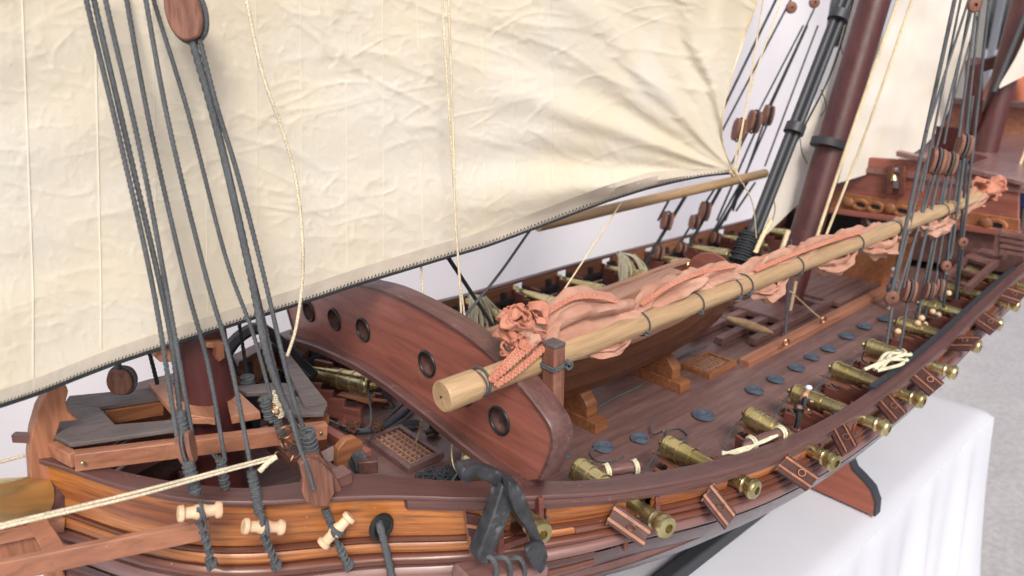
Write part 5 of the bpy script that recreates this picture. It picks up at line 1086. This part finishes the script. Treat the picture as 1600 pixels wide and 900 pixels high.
part('stern_bracket', MB().bar(PZ(1592, 330, .07), PZ(1588, 362, .05), .014, .02), 'blackw', ship)
# small orange figure end at right edge is cut by the frame
# far-side bow fairlead (grey arched timber)
mb = MB().tube(cr([PY(348, 560, .86), PY(372, 528, .86), (PY(405, 513, .86)), PY(440, 535, .86), PY(470, 560, .84)], 16), .008, 6, False); part('fairlead', mb, 'blackw', ship)
part('fairlead', MB().bar(PY(430, 535, .86), PY(490, 590, .80), .016, .012), 'black', ship, bevel=.002)
# ------------------------------------------------------------------ stand
cr_ = thing('display_stand', 'reddish cradle board with black scalloped edge and long black runners under the hull', 'stand', (1.1, .66, TZ))
for y in (.49, .83): part('runner', MB().box((.60, y, TZ+.016), (2.44, .022, .024)), 'blackw', cr_, bevel=.003)
prof = [(1365, 806), (1367, 785), (1360, 765), (1345, 748), (1332, 735), (1327, 722), (1335, 705), (1350, 695), (1362, 682), (1362, 660), (1345, 640), (1180, 640), (1180, 735)]
Xc = PZ(1365, 808, TZ+.003).x
P_ = [PX(a, b, Xc) for a, b in prof]
P_ = P_[:-1]+[V((Xc, .62, P_[-2].z)), V((Xc, .66, TZ+.004))][:0]+[V((Xc, .70, TZ+.24)), V((Xc, .70, TZ+.004))] if True else P_
P_ = [V((Xc, p.y, max(TZ+.004, min(p.z, -.09 if p.y > .46 else 9)))) for p in P_]
part('cradle_board', MB().prism(P_, (.016, 0, 0)), 'cradle', cr_)
ed = P_[:11]
vs = []
for i, p in enumerate(ed):
    q = ed[min(i+1, len(ed)-1)]-ed[max(i-1, 0)]; nn = V((0, q.z, -q.y)).normalized(); nn = -nn if nn.y > 0 else nn
    vs += [p+V((-.001, 0, 0)), p+V((-.001, 0, 0))+nn*.003, p+V((.018, 0, 0))+nn*.003, p+V((.018, 0, 0))]
part('edge_band', MB().add(vs, [(i*4+k, i*4+(k+1) % 4, (i+1)*4+(k+1) % 4, (i+1)*4+k) for i in range(len(ed)-1) for k in range(4)]+[(0, 1, 2, 3)]), 'blackw', cr_)
# ------------------------------------------------------------------ street far behind
fw = V((math.cos(AZ), math.sin(AZ), 0)); rt = V((math.sin(AZ), -math.cos(AZ), 0))
def far(px_, d, z=-1.05): p = fw*d+rt*((px_-800)/FPX*d*1.05); return (p.x, p.y, z)
figure('person', far(1562, 4.2), 1.66, (.50, .16, .09), (.05, .07, .2), (.3, .12, .06), 'blurred passer-by in an orange-red top far behind the stern', 2.2)
figure('person', far(1700, 5.2), 1.7, (.2, .35, .6), (.2, .2, .28), (.05, .04, .03), 'blurred passer-by in blue standing further right in the street', 2.5)
st_ = thing('market_stall', 'blurred bright market stall with a white awning far down the street', 'stall', far(1600, 6.4))
c = V(far(1600, 6.4))
part('awning', MB().box(c+V((0, 0, 2.5)), (3, 2.4, .12)), 'sheet', st_)
for dx in (-1.3, 1.3):
    for dy in (-1, 1): part('pole', MB().box(c+V((dx, dy, 1.22)), (.06, .06, 2.44)), 'table', st_)
part('back_cloth', MB().box(c+V((0, 1.1, 1.25)), (2.6, .03, 2.4)), 'sail2', st_)
for k in range(7): part('goods', MB().lathe(c+V((-1.0+k*.32, -.1, .9)), c+V((-1.0+k*.32, -.1, 1.3)), [(0, .09), (.1, .12), (.25, .08), (.34, .03)], 12), ['pinkd', 'gold', 'blue', 'table', 'cradle', 'brass2', 'orange'][k], st_)
part('counter', MB().box(c+V((0, 0, .45)), (2.4, .8, .9)), 'table', st_)
for o in bpy.data.objects:
    if '_b' in o: del o['_b']
